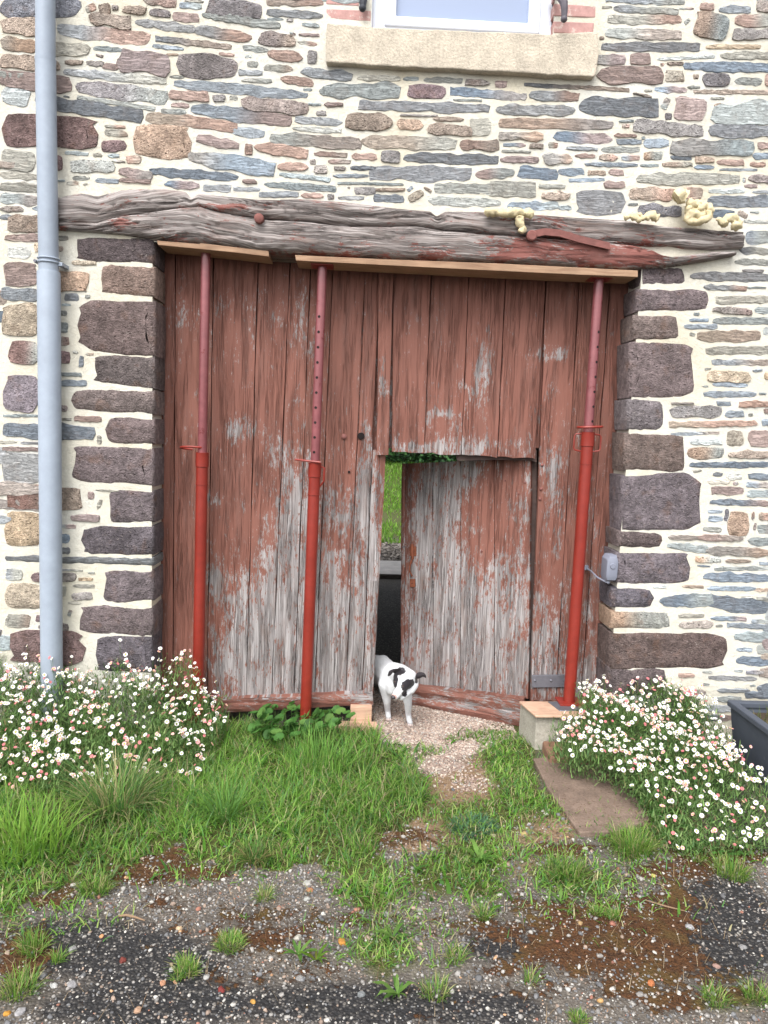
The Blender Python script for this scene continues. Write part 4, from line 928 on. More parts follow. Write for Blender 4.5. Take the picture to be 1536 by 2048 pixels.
# ------------------------------------------------------------------ socket and its cable
Ys = -0.0
sk = empty('outdoor_socket', W(1217, 1135, 0.06), 'small grey outdoor socket on the right gate jamb', 'socket')
mb = MB(); a = W(1204, 1160, .03); b = W(1233, 1108, .03); cx, cz = (a.x+b.x)/2, (a.z+b.z)/2; hw, hh = (b.x-a.x)/2, (b.z-a.z)/2
ring = [(-.75, -1), (.7, -1), (.95, -.75), (1, .6), (.7, 1), (-.5, 1), (-.95, .7), (-1, -.6)]
V = []; F = []
for (Yk, s) in ((.06, 1), (-.0, 1), (-.02, .86), (-.026, .6)):
    for u, v in ring: V.append((cx+hw*u*s, Yk, cz+hh*v*s))
for r in range(3):
    for k in range(8): F.append((r*8+k, r*8+(k+1) % 8, r*8+8+(k+1) % 8, r*8+8+k))
F += [tuple(range(8)), tuple(range(31, 23, -1))]
mb.add(V, F).build('cover', GREYP, sk, smooth=True, sharp=30)
MB().tube([Vector((cx, -.026, cz+hh*.2)), Vector((cx, -.031, cz+hh*.2))], [.016, .013], 16).build('knob', GREYP, sk, smooth=True)
MB().tube([Vector((cx-hw*.2, .0, cz-hh)), Vector((cx-hw*.5, -.0, cz-hh*1.12))], .010, 10).build('cable_gland', GREYP, sk, smooth=True)
cb = MB().tube([Vector((cx-hw*.5, .0, cz-hh*1.1)), W(1195, 1155, .05), W(1182, 1142, .13), W(1172, 1136, YD-.01)], .0045, 8).build('cable', GREYP, None, smooth=True); tag(cb, 'thin grey cable sagging from the socket to the gate', 'cable')
MB().box(tuple(W(1168, 1140, YD-.02)), tuple(W(1175, 1130, YD)+Vector((0, .01, 0)))).build('cable_clip', GREYP, cb)
# ------------------------------------------------------------------ ground sheet
def axis(a, b, d, far0, far1):
    L = list(np.arange(a, b+1e-6, d)); s = d*2; x = b
    while x < far1: x += s; s = min(s*1.35, 4); L.append(x)
    s = d*2; x = a
    while x > far0: x -= s; s = min(s*1.35, 4); L.insert(0, x)
    return np.array(L)
gx = axis(-2.3, 2.4, 0.022, -40, 40); gy = axis(-2.6, 0.35, 0.022, -40, 60)
def zground(X, Y):
    z = (fbm(np.c_[X*2.2, Y*2.2, X*0], 21, 3)-0.5)*0.035*np.clip((0.1-Y)*3, 0.15, 1)
    z = z*np.clip(1-(np.hypot(X, Y)-4)/4, 0, 1)
    z = np.where(Y > 6, z+np.clip(Y-11, 0, 14)*0.085, z)
    return z
MOSS = [(700, 1840, 120, 30, .5), (1100, 1900, 140, 60, .55), (1280, 1820, 160, 80, .45), (600, 1940, 160, 40, .4), (950, 1850, 120, 30, .45), (420, 1850, 140, 40, .4), (1420, 1960, 80, 40, .5), (250, 1745, 150, 28, 1.1), (100, 1800, 70, 22, .9), (330, 1712, 50, 25, 1.0), (30, 1930, 45, 70, .9), (80, 1900, 40, 40, .8), (430, 1745, 60, 14, .7), (540, 1880, 55, 16, .9), (320, 1805, 40, 14, .7), (430, 1960, 40, 12, .7), (760, 1690, 40, 25, .5),
        (1180, 1850, 90, 45, 1.0), (1230, 1900, 110, 40, 1.1), (1330, 1930, 60, 30, .9), (1350, 1830, 40, 60, .8), (1150, 1760, 60, 20, .5), (1120, 1700, 90, 20, .8), (1350, 1740, 90, 18, .9), (1480, 1710, 70, 24, 1.0), (1380, 1700, 60, 20, .8), (1250, 1980, 80, 30, .7), (1350, 2010, 60, 25, .8), (1000, 1940, 60, 14, .5), (1060, 1990, 70, 16, .5),
        (820, 1670, 60, 22, .7), (930, 1690, 60, 16, .4), (900, 1770, 80, 14, .4), (1050, 1800, 60, 20, .5), (520, 1830, 60, 20, .5), (620, 1860, 40, 16, .4), (1490, 1990, 50, 24, .8), (860, 2035, 60, 10, .6)]
SOIL = [(930, 1570, 80, 50, .9), (1090, 1640, 70, 60, .8), (900, 1660, 150, 40, .7), (830, 1680, 60, 30, .7), (1020, 1740, 90, 40, .5), (730, 1760, 60, 30, .4), (240, 1600, 300, 90, .5), (600, 1600, 300, 100, .5), (1000, 1500, 60, 40, .5), (900, 1840, 120, 40, .35), (1320, 1650, 150, 50, .7)]
ASPH = [(130, 1890, 160, 60, 1.), (330, 1930, 150, 70, .9), (720, 2010, 240, 50, 1.1), (1000, 1890, 90, 40, .9), (1460, 1880, 110, 90, 1.2), (1430, 1800, 80, 50, .9), (250, 2020, 200, 40, 1.0), (1000, 2020, 100, 40, .8)]
GRASSPOLY = [(-200, 1380), (430, 1420), (560, 1468), (745, 1468), (790, 1500), (835, 1560), (850, 1600), (840, 1640), (765, 1662), (745, 1690), (780, 1730), (800, 1795), (735, 1815), (698, 1790), (688, 1738), (590, 1735), (500, 1728), (455, 1735), (430, 1728), (385, 1712), (352, 1683), (310, 1700), (262, 1738), (222, 1742), (214, 1788), (165, 1790), (150, 1766), (105, 1772), (78, 1795), (30, 1820), (-250, 1830)]
PATCH = [(860, 1505, 40, 14, .6), (905, 1480, 30, 10, .5), (930, 1530, 40, 20, .5), (880, 1700, 110, 60, .38), (1080, 1700, 90, 60, .3), (780, 1880, 100, 80, .42), (1150, 1800, 120, 50, .22), (700, 1780, 60, 30, .4), (960, 1600, 100, 30, .35), (120, 1830, 110, 30, .3), (40, 1960, 60, 60, .3), (1400, 1700, 120, 30, .3), (1480, 2000, 80, 40, .3), (400, 1755, 120, 20, .35), (1250, 1800, 120, 40, .16), (1018, 1520, 60, 66, 1.3), (1045, 1600, 44, 34, .8), (935, 1625, 70, 30, .6), (985, 1655, 90, 30, .4), (880, 1755, 90, 45, .8), (960, 1715, 60, 36, .6), (1130, 1752, 60, 24, .8), (1265, 1690, 52, 40, .9), (1230, 1665, 44, 20, .7), (1110, 1612, 36, 26, .6), (980, 1780, 40, 30, .5), (740, 1790, 50, 30, .6),
         (745, 1900, 60, 40, .35), (880, 1950, 50, 50, .28), (770, 1940, 40, 50, .3), (1180, 1765, 60, 24, .7), (1420, 2010, 60, 20, .35), (1510, 1995, 30, 26, .4), (20, 1840, 30, 30, .5), (1320, 1640, 70, 50, .7), (950, 1470, 40, 12, .5), (870, 1500, 30, 10, .4), (800, 1500, 30, 14, .5), (1010, 1450, 40, 10, .5), (820, 1590, 50, 60, .6)]
BARE = [(600, 1440, 100, 22, 1.1), (915, 1545, 62, 40, .8), (820, 1685, 55, 24, .9), (955, 1585, 60, 26, .5), (640, 1500, 50, 14, .5), (540, 1490, 50, 10, .4)]
PINKPOLY = [(742, 1425), (760, 1480), (790, 1500), (840, 1512), (880, 1522), (940, 1512), (995, 1490), (1048, 1475), (1040, 1440), (840, 1400), (800, 1300), (748, 1300)]
X, Y = np.meshgrid(gx, gy); Xf, Yf = X.ravel(), Y.ravel(); Zf = zground(Xf, Yf)
px, py = PX(np.c_[Xf, Yf, Zf]); front = (Yf < 0.6) & (Yf > -3.6)
px = np.where(front, px, -9999.); py = np.where(front, py, -9999.)
def dens_grass(px, py):
    j1 = (vn(np.c_[px/34, py/26, px*0], 90)-.5)*70+(vn(np.c_[px/11, py/9, px*0], 91)-.5)*22; j2 = (vn(np.c_[px/34, py/26, px*0+7], 92)-.5)*44+(vn(np.c_[px/11, py/9, px*0], 93)-.5)*14; j2 = np.where(py > 1480, j2, 0)
    d = np.where(inpoly(px+j1*(py > 1480), py+j2, GRASSPOLY), 1.0, 0.0); d = np.maximum(d, np.clip(blob(px, py, PATCH), 0, 1)); return np.clip(d-blob(px, py, BARE), 0, 1)
offs = (fbm(np.c_[Xf*9, Yf*9, Xf*0], 31, 3)-0.5)
moss = np.clip(blob(px, py, MOSS), 0, 1.2); soil = np.clip(blob(px, py, SOIL), 0, 1); lawn = dens_grass(px, py); pink = inpoly(px, py, PINKPOLY)*1.0
pk2 = blob(px, py, [(880, 1530, 70, 24, .8), (950, 1570, 40, 20, .5), (640, 1496, 50, 12, .5)]); pink = np.maximum(pink, pk2)
yard = np.where(Yf > 5.4, 1.0, 0.0); lawn = np.where((Yf > 6.9), 1.0, lawn); lawn = np.where((Yf > 9.2) & (Yf < 10.9), 0.2, lawn)
out_ = ~front & (Yf < 0.3); asph = np.clip(blob(px, py, ASPH), 0, 1); asph[out_] = .9
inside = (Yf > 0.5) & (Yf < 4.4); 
nx_ = len(gx); ny_ = len(gy)
i = (np.arange(ny_-1)[:, None]*nx_+np.arange(nx_-1)[None, :]).ravel()
gm = MT('ground_mix', 0.9, 0.3); p = gm.pos()
nA = gm.noise(p, 14, 5, 0.65); nB = gm.noise(p, 55, 4, 0.7)
def msk(a, k=0.9, t=0.5, w=0.12): return gm.mr(gm.ma('ADD', gm.attr(a, True), gm.ma('MULTIPLY', gm.ma('SUBTRACT', gm.ma('ADD', gm.ma('MULTIPLY', nA, .65), gm.ma('MULTIPLY', nB, .35)), 0.5), k*1.6)), t-w, t+w, 0, 1)
vc = gm.n('ShaderNodeTexVoronoi'); gm.l(p, vc.inputs['Vector']); vc.inputs['Scale'].default_value = 105
vd = gm.vor(p, 105, 'Distance'); sep = gm.n('ShaderNodeSeparateColor'); gm.l(vc.outputs['Color'], sep.inputs[0])
chip = gm.ramp(sep.outputs[0], [(0.0, A(40, 40, 42)), (0.55, A(64, 62, 62)), (0.80, A(98, 95, 92)), (0.95, A(140, 134, 128)), (1.0, A(172, 162, 152))])
c = gm.mix(gm.mr(vd, 0.35, 0.62), chip, A(44, 44, 46))
dirt = gm.mix(gm.mr(nA, .3, .7), A(112, 104, 95), A(160, 150, 138)); dirt = gm.scl(dirt, gm.mr(nB, .2, .8, .6, 1.35))
loose = gm.mix(0.55, c, dirt)
c = gm.mix(msk('asph', .9, .45, .2), loose, c)
c = gm.mix(msk('soil'), c, gm.mix(gm.mr(nB, .3, .7), A(108, 82, 62), A(176, 150, 122)))
mossc = gm.mix(gm.mr(nB, .3, .7), A(52, 35, 22), A(104, 68, 38)); mossc = gm.mix(gm.mr(gm.noise(p, 7, 3), .5, .7, 0, .6), mossc, A(96, 82, 40))
mm = msk('moss', 2.2, .50, .10); c = gm.mix(mm, c, mossc)
c = gm.mix(msk('pink', .6, .5, .1), c, gm.mix(gm.mr(nB, .3, .7), A(136, 118, 108), A(190, 170, 158)))
c = gm.mix(msk('lawn', .7, .5, .2), c, gm.mix(gm.mr(nB, .3, .7), A(66, 74, 34), A(96, 100, 50)))
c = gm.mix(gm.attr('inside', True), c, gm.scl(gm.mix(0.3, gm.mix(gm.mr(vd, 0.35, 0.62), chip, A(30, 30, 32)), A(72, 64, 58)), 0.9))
hh = gm.ma('ADD', gm.ma('MULTIPLY', vd, -0.8), gm.ma('ADD', nB, gm.ma('MULTIPLY', mm, 0.8)))
gm.fin(c, gm.mr(nB, .3, .7, .7, .95), gm.bump(hh, .9, .008))
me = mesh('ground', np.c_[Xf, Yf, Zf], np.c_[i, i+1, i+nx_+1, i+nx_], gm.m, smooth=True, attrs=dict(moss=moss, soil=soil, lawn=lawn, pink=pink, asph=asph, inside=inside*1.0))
tag(link('ground', me), 'asphalt and dirt ground with brown moss in front of the wall', None, None, 'structure')

def scatter(n, x0=-2.15, x1=2.35, y0=-2.25, y1=0.12, seed=0):
    r = np.random.RandomState(seed); X = r.uniform(x0, x1, n); Y = r.uniform(y0, y1, n); Z = zground(X, Y); a, b = PX(np.c_[X, Y, Z]); return r, X, Y, Z, a, b
# ------------------------------------------------------------------ loose stones
phi = (1+5**.5)/2
ICO = np.array([(-1, phi, 0), (1, phi, 0), (-1, -phi, 0), (1, -phi, 0), (0, -1, phi), (0, 1, phi), (0, -1, -phi), (0, 1, -phi), (phi, 0, -1), (phi, 0, 1), (-phi, 0, -1), (-phi, 0, 1)], float)/1.9
ICF = np.array([(0, 11, 5), (0, 5, 1), (0, 1, 7), (0, 7, 10), (0, 10, 11), (1, 5, 9), (5, 11, 4), (11, 10, 2), (10, 7, 6), (7, 1, 8), (3, 9, 4), (3, 4, 2), (3, 2, 6), (3, 6, 8), (3, 8, 9), (4, 9, 5), (2, 4, 11), (6, 2, 10), (8, 6, 7), (9, 8, 1)])
STM = m_attr('loose_gravel', 0.85, 0.3, 0.3, 120, 0, 0.6)
STM_T = m_plain('dry_twig', A(150, 124, 100), .9, .2, 60)
def rocks(r, X, Y, Z, S, col, flat=(0.45, 0.8)):
    n = len(X); V = ICO[None]*(1+r.uniform(-.32, .32, (n, 12, 1))); V = V*np.stack([r.uniform(.7, 1.3, n), r.uniform(.6, 1.1, n), r.uniform(*flat, n)], 1)[:, None]
    a = r.uniform(0, 6.28, n); tl = r.uniform(-.35, .35, n); c_, s_ = np.cos(a)[:, None], np.sin(a)[:, None]
    x, y, z = V[..., 0], V[..., 1], V[..., 2]; z2 = z+x*np.tan(tl)[:, None]*.6; x2 = x*c_-y*s_; y2 = x*s_+y*c_
    P_ = np.stack([x2, y2, z2], 2)*(S/2)[:, None, None]+np.stack([X, Y, Z+S*.12], 1)[:, None]
    F = (ICF[None]+(np.arange(n)*12)[:, None, None]).reshape(-1, 3); cc = np.repeat(col, 12, 0); return P_.reshape(-1, 3), F, np.c_[cc, np.ones(len(cc))]
def palette(r, n, cols, pr):
    k = r.choice(len(cols), n, p=np.array(pr)/sum(pr)); base = np.array([A(*c)[:3] for c in cols])[k]; return base*r.uniform(.72, 1.25, (n, 1))
r, X, Y, Z, a, b = scatter(190000, seed=3)
d = np.clip(0.60-0.46*np.clip(blob(a, b, ASPH), 0, 1)-0.40*np.clip(blob(a, b, MOSS), 0, 1), .06, 1)*(1-0.93*dens_grass(a, b))*np.clip((b-1560)/180, 0.05, 1)
keep = (r.uniform(0, 1, len(X)) < d) & ~inpoly(a, b, [(1068, 1518), (1212, 1520), (1300, 1640), (1160, 1665)]); X, Y, Z = X[keep], Y[keep], Z[keep]; n = len(X)
S = 0.0035+0.0085*r.uniform(0, 1, n)**2.2; S = np.where(r.uniform(0, 1, n) < .035, r.uniform(.012, .022, n), S)
col = palette(r, n, [(158, 154, 150), (118, 118, 120), (186, 182, 176), (164, 144, 130), (206, 202, 194), (156, 110, 94), (190, 150, 116)], [.32, .34, .12, .14, .04, .02, .01])
V, F, cc = rocks(r, X, Y, Z, S, col)
tag(link('loose_gravel', mesh('loose_gravel', V, F, STM, col=cc)), 'grey and reddish loose gravel strewn over the asphalt', 'gravel', None, 'stuff')
r, X, Y, Z, a, b = scatter(90000, -0.2, 0.9, -0.62, 0.9, seed=4)
pk = inpoly(a, b, PINKPOLY)*1.0; pk = np.maximum(pk, blob(a, b, [(880, 1530, 60, 20, .6), (950, 1570, 40, 20, .4)])*(b > 1400))
keep = r.uniform(0, 1, len(X)) < pk*.62*(1-.7*np.clip(blob(a, b, PATCH), 0, 1)); X, Y, Z = X[keep], Y[keep], Z[keep]; n = len(X)
col = palette(r, n, [(190, 170, 156), (170, 150, 138), (206, 194, 182), (148, 124, 114), (172, 168, 162)], [.35, .25, .2, .12, .08])
V, F, cc = rocks(r, X, Y, Z, .006+.011*r.uniform(0, 1, n)**1.5, col)
tag(link('pink_gravel', mesh('pink_gravel', V, F, STM, col=cc)), 'pink crushed gravel on the doorstep under the dog', 'gravel', None, 'stuff')
r, X, Y, Z, a, b = scatter(5000, -0.6, 1.6, 5.0, 7.0, seed=5); n = len(X)
V, F, cc = rocks(r, X, Y, Z, r.uniform(.02, .06, n), palette(r, n, [(120, 112, 104), (160, 152, 144), (90, 84, 80)], [1, 1, 1]))
tag(link('yard_gravel', mesh('yard_gravel', V, F, STM, col=cc)), 'brownish gravel in the yard seen through the wicket', 'gravel', None, 'stuff')
# single pebbles that stand out
def pebble(px_, py_, w, colr, label, fl=.6):
    g = G(px_, py_); S = .86*w*(g-CAM).length/FPX; r = np.random.RandomState(int(px_+py_*7))
    bm = bmesh.new(); bmesh.ops.create_icosphere(bm, subdivisions=2, radius=.5*S)
    for v in bm.verts:
        q = v.co/S; k = 1+.35*mnoise.noise(q*2.3+Vector((px_, py_, 0)))+.12*mnoise.noise(q*6+Vector((px_, 0, 0))); v.co = Vector((v.co.x*k, v.co.y*k*.8, v.co.z*k*fl))
    me = bpy.data.meshes.new('pebble'); bm.to_mesh(me); bm.free(); me.materials.append(STM)
    at = me.attributes.new('col', 'FLOAT_COLOR', 'POINT'); cc = A(*colr, .5); at.data.foreach_set('color', [v for _ in me.vertices for v in cc])
    o = bpy.data.objects.new('pebble', me); C.objects.link(o); z = float(zground(np.array([g.x]), np.array([g.y]))[0]); o.location = (g.x, g.y, z+S*.02); o.rotation_euler = (0, r.uniform(-.2, .2), r.uniform(0, 6))
    tag(o, label, 'pebble', 'pebbles lying on the gravel')
for q in [(684, 1886, 20, (222, 158, 78), 'bright orange pebble right of the leafy rosette weed'), (620, 1781, 17, (212, 150, 110), 'orange flat pebble at the lower edge of the lawn'), (558, 1815, 12, (206, 138, 112), 'small salmon pebble below the tuft at the lawn edge'),
          (613, 1767, 18, (206, 204, 198), 'pale grey pebble touching the orange one at the lawn edge'), (614, 1799, 15, (196, 196, 190), 'grey pebble below the flat orange one'), (358, 1857, 15, (226, 196, 160), 'cream pebble in the middle of the left gravel'),
          (203, 1872, 11, (226, 168, 120), 'small orange pebble on the dark asphalt at left'), (246, 1919, 17, (142, 72, 64), 'dark red pebble on the left gravel'), (145, 1900, 18, (176, 174, 174), 'light grey stone near the left grass tufts'),
          (145, 1972, 24, (172, 170, 172), 'largest grey stone at lower left'), (108, 1975, 15, (222, 222, 220), 'white stone beside the largest grey stone at lower left'), (41, 2029, 21, (186, 184, 186), 'pale triangular stone in the bottom left corner'), (15, 2032, 15, (222, 160, 70), 'orange stone in the bottom left corner'),
          (326, 1967, 15, (216, 160, 128), 'salmon pebble below the small round grass tuft'), (413, 1954, 16, (200, 198, 194), 'pale pebble below the round tuft'), (344, 1939, 15, (210, 208, 206), 'white angular pebble left of the round tuft'), (443, 1980, 17, (150, 66, 62), 'dark red pebble at the lower middle left'),
          (506, 2004, 13, (224, 170, 90), 'small amber pebble on dark asphalt at the bottom'), (275, 2024, 18, (206, 168, 140), 'tan pebble near the bottom edge at left'), (595, 1876, 18, (208, 204, 192), 'cream pebble left of the bright orange one'), (600, 1955, 18, (170, 168, 166), 'grey pebble under the leafy rosette'),
          (723, 1988, 17, (152, 156, 158), 'grey angular pebble at the bottom centre'), (1048, 1672, 15, (226, 196, 140), 'yellowish pebble at the edge of the right soil patch'), (985, 1675, 15, (212, 202, 170), 'cream pebble beside the grass strip at right of centre'), (1172, 1697, 11, (200, 196, 190), 'pale round pebble below the concrete slab'),
          (1306, 1752, 13, (230, 216, 130), 'yellow pebble below the right weeds'), (1380, 1855, 18, (198, 198, 200), 'pale grey pebble where moss meets the right asphalt'), (1433, 1933, 15, (196, 160, 148), 'pink pebble on the right asphalt'), (1302, 1967, 17, (222, 140, 90), 'orange wedge pebble in the lower right moss'),
          (1201, 2001, 14, (226, 180, 120), 'amber pebble near the bottom at right'), (1136, 1978, 13, (214, 214, 212), 'white pebble at the bottom right of centre'), (1486, 1895, 16, (170, 168, 168), 'grey flat pebble on the right asphalt'), (773, 1830, 18, (186, 184, 180), 'grey pebble between the two centre grass patches'),
          (838, 1822, 16, (206, 202, 196), 'pale pebble at the right of the centre gravel'), (1225, 1850, 15, (190, 130, 112), 'reddish pebble beside the small moss tufts'), (1160, 1850, 13, (196, 164, 120), 'tan pebble on the right moss'), (1432, 1932, 9, (170, 140, 130), 'small brown pebble against the pink one'),
          (1200, 1612, 10, (180, 170, 158), 'tiny stone lying on the concrete slab')]: pebble(*q)

o = MB().tube([G(237, 1832, .008), G(252, 1830, .012), G(270, 1834, .010), G(290, 1841, .008)], [.003, .004, .0035, .002], 7).build('twig', STM_T, None, smooth=True); tag(o, 'short bent twig lying on the left gravel', 'twig')
o = MB().tube([G(1290, 1800, .008), G(1330, 1812, .012), G(1370, 1822, .008)], [.002, .003, .0015], 7).build('twig', STM_T, None, smooth=True); tag(o, 'thin straight twig lying on the moss at right', 'twig')
# ------------------------------------------------------------------ grass
GRM = m_attr('grass_blades', 0.6, 0.3, 0.15, 25, 0.5, 0.1)
def blades(r, B, L, wd_, col, lean=None, head=None, curl=1.0):
    n = len(B); head = r.uniform(0, 6.283, n) if head is None else head; lean = r.uniform(.1, .9, n) if lean is None else lean
    ts = np.array([0, .35, .7, 1.0]); dx, dy = np.cos(head), np.sin(head); V = np.zeros((n, 7, 3)); k = 0
    fa = head+math.pi/2+r.uniform(-.6, .6, n); wx, wy = np.cos(fa), np.sin(fa)
    for j, t in enumerate(ts):
        ang = lean*(0.5+curl*t); hor = L*t*np.sin(np.clip(ang, 0, 2.2))*.95; ver = L*t*np.cos(np.clip(ang*.72, 0, 1.5))
        c_ = B+np.stack([dx*hor, dy*hor, ver], 1); w_ = wd_*(1, .85, .55, 0)[j]/2
        if j < 3:
            V[:, k] = c_-np.stack([wx*w_, wy*w_, 0*w_], 1); V[:, k+1] = c_+np.stack([wx*w_, wy*w_, 0*w_], 1); k += 2
        else: V[:, k] = c_
    T_ = np.array([(0, 1, 3), (0, 3, 2), (2, 3, 5), (2, 5, 4), (4, 5, 6)])
    F = (T_[None]+(np.arange(n)*7)[:, None, None]).reshape(-1, 3); cc = np.repeat(col, 7, 0); return V.reshape(-1, 3), F, np.c_[cc, np.ones(len(cc))]
GC = [(134, 190, 78), (156, 206, 92), (110, 170, 90), (188, 214, 122), (136, 178, 116), (216, 208, 160), (186, 168, 130)]
r, X, Y, Z, a, b = scatter(150000, -2.15, 2.35, -1.75, 0.1, seed=6)
dg = dens_grass(a, b); patchy = fbm(np.c_[X*7, Y*7, X*0], 41, 3)
inlong = inpoly(a, b, GRASSPOLY)
lowp = np.where(inlong, .85, .85)*np.clip(patchy*2.2-.35, .15, 1)
keep = (r.uniform(0, 1, len(X)) < dg*lowp) & ~(inpoly(a, b, PINKPOLY) & (blob(a, b, PATCH) < .45)) | (r.uniform(0, 1, len(X)) < .012*((b > 1560) & (blob(a, b, SOIL) > .3)))
X, Y, Z, a, b, patchy, il = X[keep], Y[keep], Z[keep], a[keep], b[keep], patchy[keep], inlong[keep]; n = len(X)
edge = np.clip((1745-b)/160, .25, 1.0); L = np.where(il, r.uniform(.035, .12, n)*(.5+.9*patchy)*(.55+.55*edge), r.uniform(.018, .055, n))
hue = fbm(np.c_[X*3.1, Y*3.1, X*0], 77, 3)
k = np.array([.24, .26, .14, .15, .08, .08, .05]); col = palette(r, n, GC, k)*(0.85+.5*(hue-.5))[:, None]; 
V, F, cc = blades(r, np.c_[X, Y, Z-.004], L, r.uniform(.0028, .0066, n), col, lean=r.uniform(.25, 1.45, n))
tag(link('lawn_grass', mesh('lawn_grass', V, F, GRM, col=cc)), 'bright green unmown grass in front of the gate', 'grass', None, 'stuff')
# broad weed leaves mixed in the grass
r2, X, Y, Z, a, b = scatter(9000, -2.15, 1.6, -1.5, 0.05, seed=8); k2 = r2.uniform(0, 1, len(X)) < dens_grass(a, b)*.38*(fbm(np.c_[X*4, Y*4, X*0], 55, 2) > .5); X, Y, Z = X[k2], Y[k2], Z[k2]; n = len(X)
V, F, cc = blades(r2, np.c_[X, Y, Z], r2.uniform(.03, .075, n), r2.uniform(.009, .018, n), palette(r2, n, [(96, 150, 50), (84, 132, 60), (128, 168, 70)], [1, 1, 1]), lean=r2.uniform(.7, 1.4, n))
tag(link('lawn_weeds', mesh('lawn_weeds', V, F, GRM, col=cc)), 'broad leaved weeds mixed into the grass', 'weeds', None, 'stuff')
# brown moss and straw relief
r, X, Y, Z, a, b = scatter(60000, seed=9); mo_ = np.clip(blob(a, b, MOSS), 0, 1); so2 = np.clip(blob(a, b, SOIL), 0, 1); nn_ = fbm(np.c_[X*12, Y*12, X*0], 61, 3)
keep = r.uniform(0, 1, len(X)) < np.clip(mo_*1.2-.25, 0, 1)*(nn_ > .42)*(1-.8*dens_grass(a, b)); Xm, Ym, Zm = X[keep], Y[keep], Z[keep]; n = len(Xm)
V, F, cc = blades(r, np.c_[Xm, Ym, Zm-.002], r.uniform(.005, .013, n), r.uniform(.002, .004, n), palette(r, n, [(100, 62, 32), (68, 42, 24), (124, 84, 48), (100, 92, 48)], [3, 3, 1.4, 1]), lean=r.uniform(.1, 1, n))
tag(link('brown_moss', mesh('brown_moss', V, F, GRM, col=cc)), 'rust brown moss cushions on the old asphalt', 'moss', None, 'stuff')
keep = r.uniform(0, 1, len(X)) < (.035+.16*so2+.07*mo_)*(b > 1560); Xm, Ym, Zm = X[keep], Y[keep], Z[keep]; n = len(Xm)
V, F, cc = blades(r, np.c_[Xm, Ym, Zm+.003], r.uniform(.02, .06, n), r.uniform(.0012, .0024, n), palette(r, n, [(176, 152, 120), (140, 112, 84), (200, 180, 150)], [1, 1, .6]), lean=r.uniform(1.3, 1.55, n), curl=.15)
tag(link('dry_straw', mesh('dry_straw', V, F, GRM, col=cc)), 'dry straw and stems scattered over the soil', 'straw', None, 'stuff')
# separate tufts: each a plant of its own
def tuft(px_, py_, rad, n, L, lab, cols=((126, 170, 72), (152, 190, 86), (110, 156, 78), (196, 190, 136)), wd_=(.002, .004), lean=(.1, 1.1), name='grass_tuft', cat='grass tuft', group='grass tufts on the gravel', tags=True):
    g = G(px_, py_); r = np.random.RandomState(int(px_*3+py_)); sc = (g-CAM).length/FPX; R = rad*sc; a = r.uniform(0, 6.283, n); q = R*np.sqrt(r.uniform(0, 1, n))
    X = g.x+q*np.cos(a); Y = g.y+q*np.sin(a); Z = zground(X, Y)-.003; hd = a+r.normal(0, .9, n)
    V, F, cc = blades(r, np.c_[X, Y, Z], r.uniform(.5, 1, n)*L*sc, r.uniform(*wd_, n), palette(r, n, cols, [1]*len(cols)), lean=r.uniform(*lean, n), head=hd)
    o = link(name, mesh(name, V-np.array([g.x, g.y, 0]), F, GRM, col=cc)); o.location = (g.x, g.y, 0); tag(o, lab, cat, group); return o
tuft(232, 1628, 34, 420, 130, 'largest long-bladed grass tuft arching below the left daisies', ((120, 168, 84), (104, 152, 90), (160, 188, 110), (196, 188, 140)), (.003, .006), (.2, 1.25), group='grass tufts in the lawn')
tuft(450, 1640, 20, 220, 100, 'grass tuft spraying outwards in the middle of the lawn', ((136, 182, 84), (116, 164, 88)), (.003, .005), (.3, 1.3), group='grass tufts in the lawn')
tuft(510, 1720, 16, 160, 60, 'paler dry-tipped grass tuft at the lower lawn edge', ((110, 150, 72), (170, 160, 110), (90, 130, 60)), (.0025, .004), (.4, 1.35), group='grass tufts in the lawn')
tuft(640, 1540, 55, 260, 90, 'tall grass tuft in front of the middle prop foot', ((124, 176, 84), (146, 190, 92)), (.003, .006), (.1, 1.0), group='grass tufts in the lawn')
tuft(60, 1700, 60, 200, 110, 'tall leafy grass tuft at the left edge of the lawn', ((136, 186, 76), (154, 194, 84)), (.004, .008), (.1, .9), group='grass tufts in the lawn')
for q in [(65, 1900, 20, 150, 40, 'spiky tuft among the straw at the left edge'), (115, 1925, 9, 70, 28, 'smaller tuft just right of the spiky one at the left edge'), (38, 1985, 26, 200, 42, 'wide tuft in the bottom left corner'), (460, 1893, 22, 330, 24, 'round cushion tuft in the left gravel'), (530, 1797, 12, 110, 34, 'upright tuft just below the lawn edge'),
          (372, 1945, 17, 180, 34, 'tuft below and left of the round cushion'), (192, 1780, 24, 300, 30, 'soft tuft at the moss under the left lawn'), (968, 1838, 12, 90, 36, 'thin tuft right of the centre gravel'), (1192, 1828, 11, 160, 16, 'tiny round moss-like tuft, left of a pair on the moss'), (1224, 1836, 12, 170, 16, 'tiny round moss-like tuft, right of a pair on the moss'),
          (1157, 2036, 14, 150, 18, 'small round tuft at the bottom edge right of centre'), (1462, 1748, 26, 320, 34, 'dense tuft below the right daisies'), (1390, 1720, 10, 60, 24, 'yellow-green sprig left of the dense right tuft'), (1130, 1750, 30, 300, 40, 'bushy tuft below the concrete slab'), (1265, 1700, 30, 420, 46, 'largest tuft between slab and right daisies'), (355, 1962, 6, 30, 26, 'wispy sprig beside the tuft in the left gravel'),
          (870, 1985, 22, 110, 34, 'loose pale tuft at the bottom centre'), (910, 1920, 16, 80, 34, 'thin tuft above the loose pale one at the bottom centre'), (1060, 1965, 10, 40, 40, 'few upright blades in the lower middle gravel'), (1430, 2000, 20, 120, 30, 'sparse tuft at the lower right moss'), (1515, 2000, 18, 120, 34, 'tuft in the bottom right corner')]: tuft(*q)
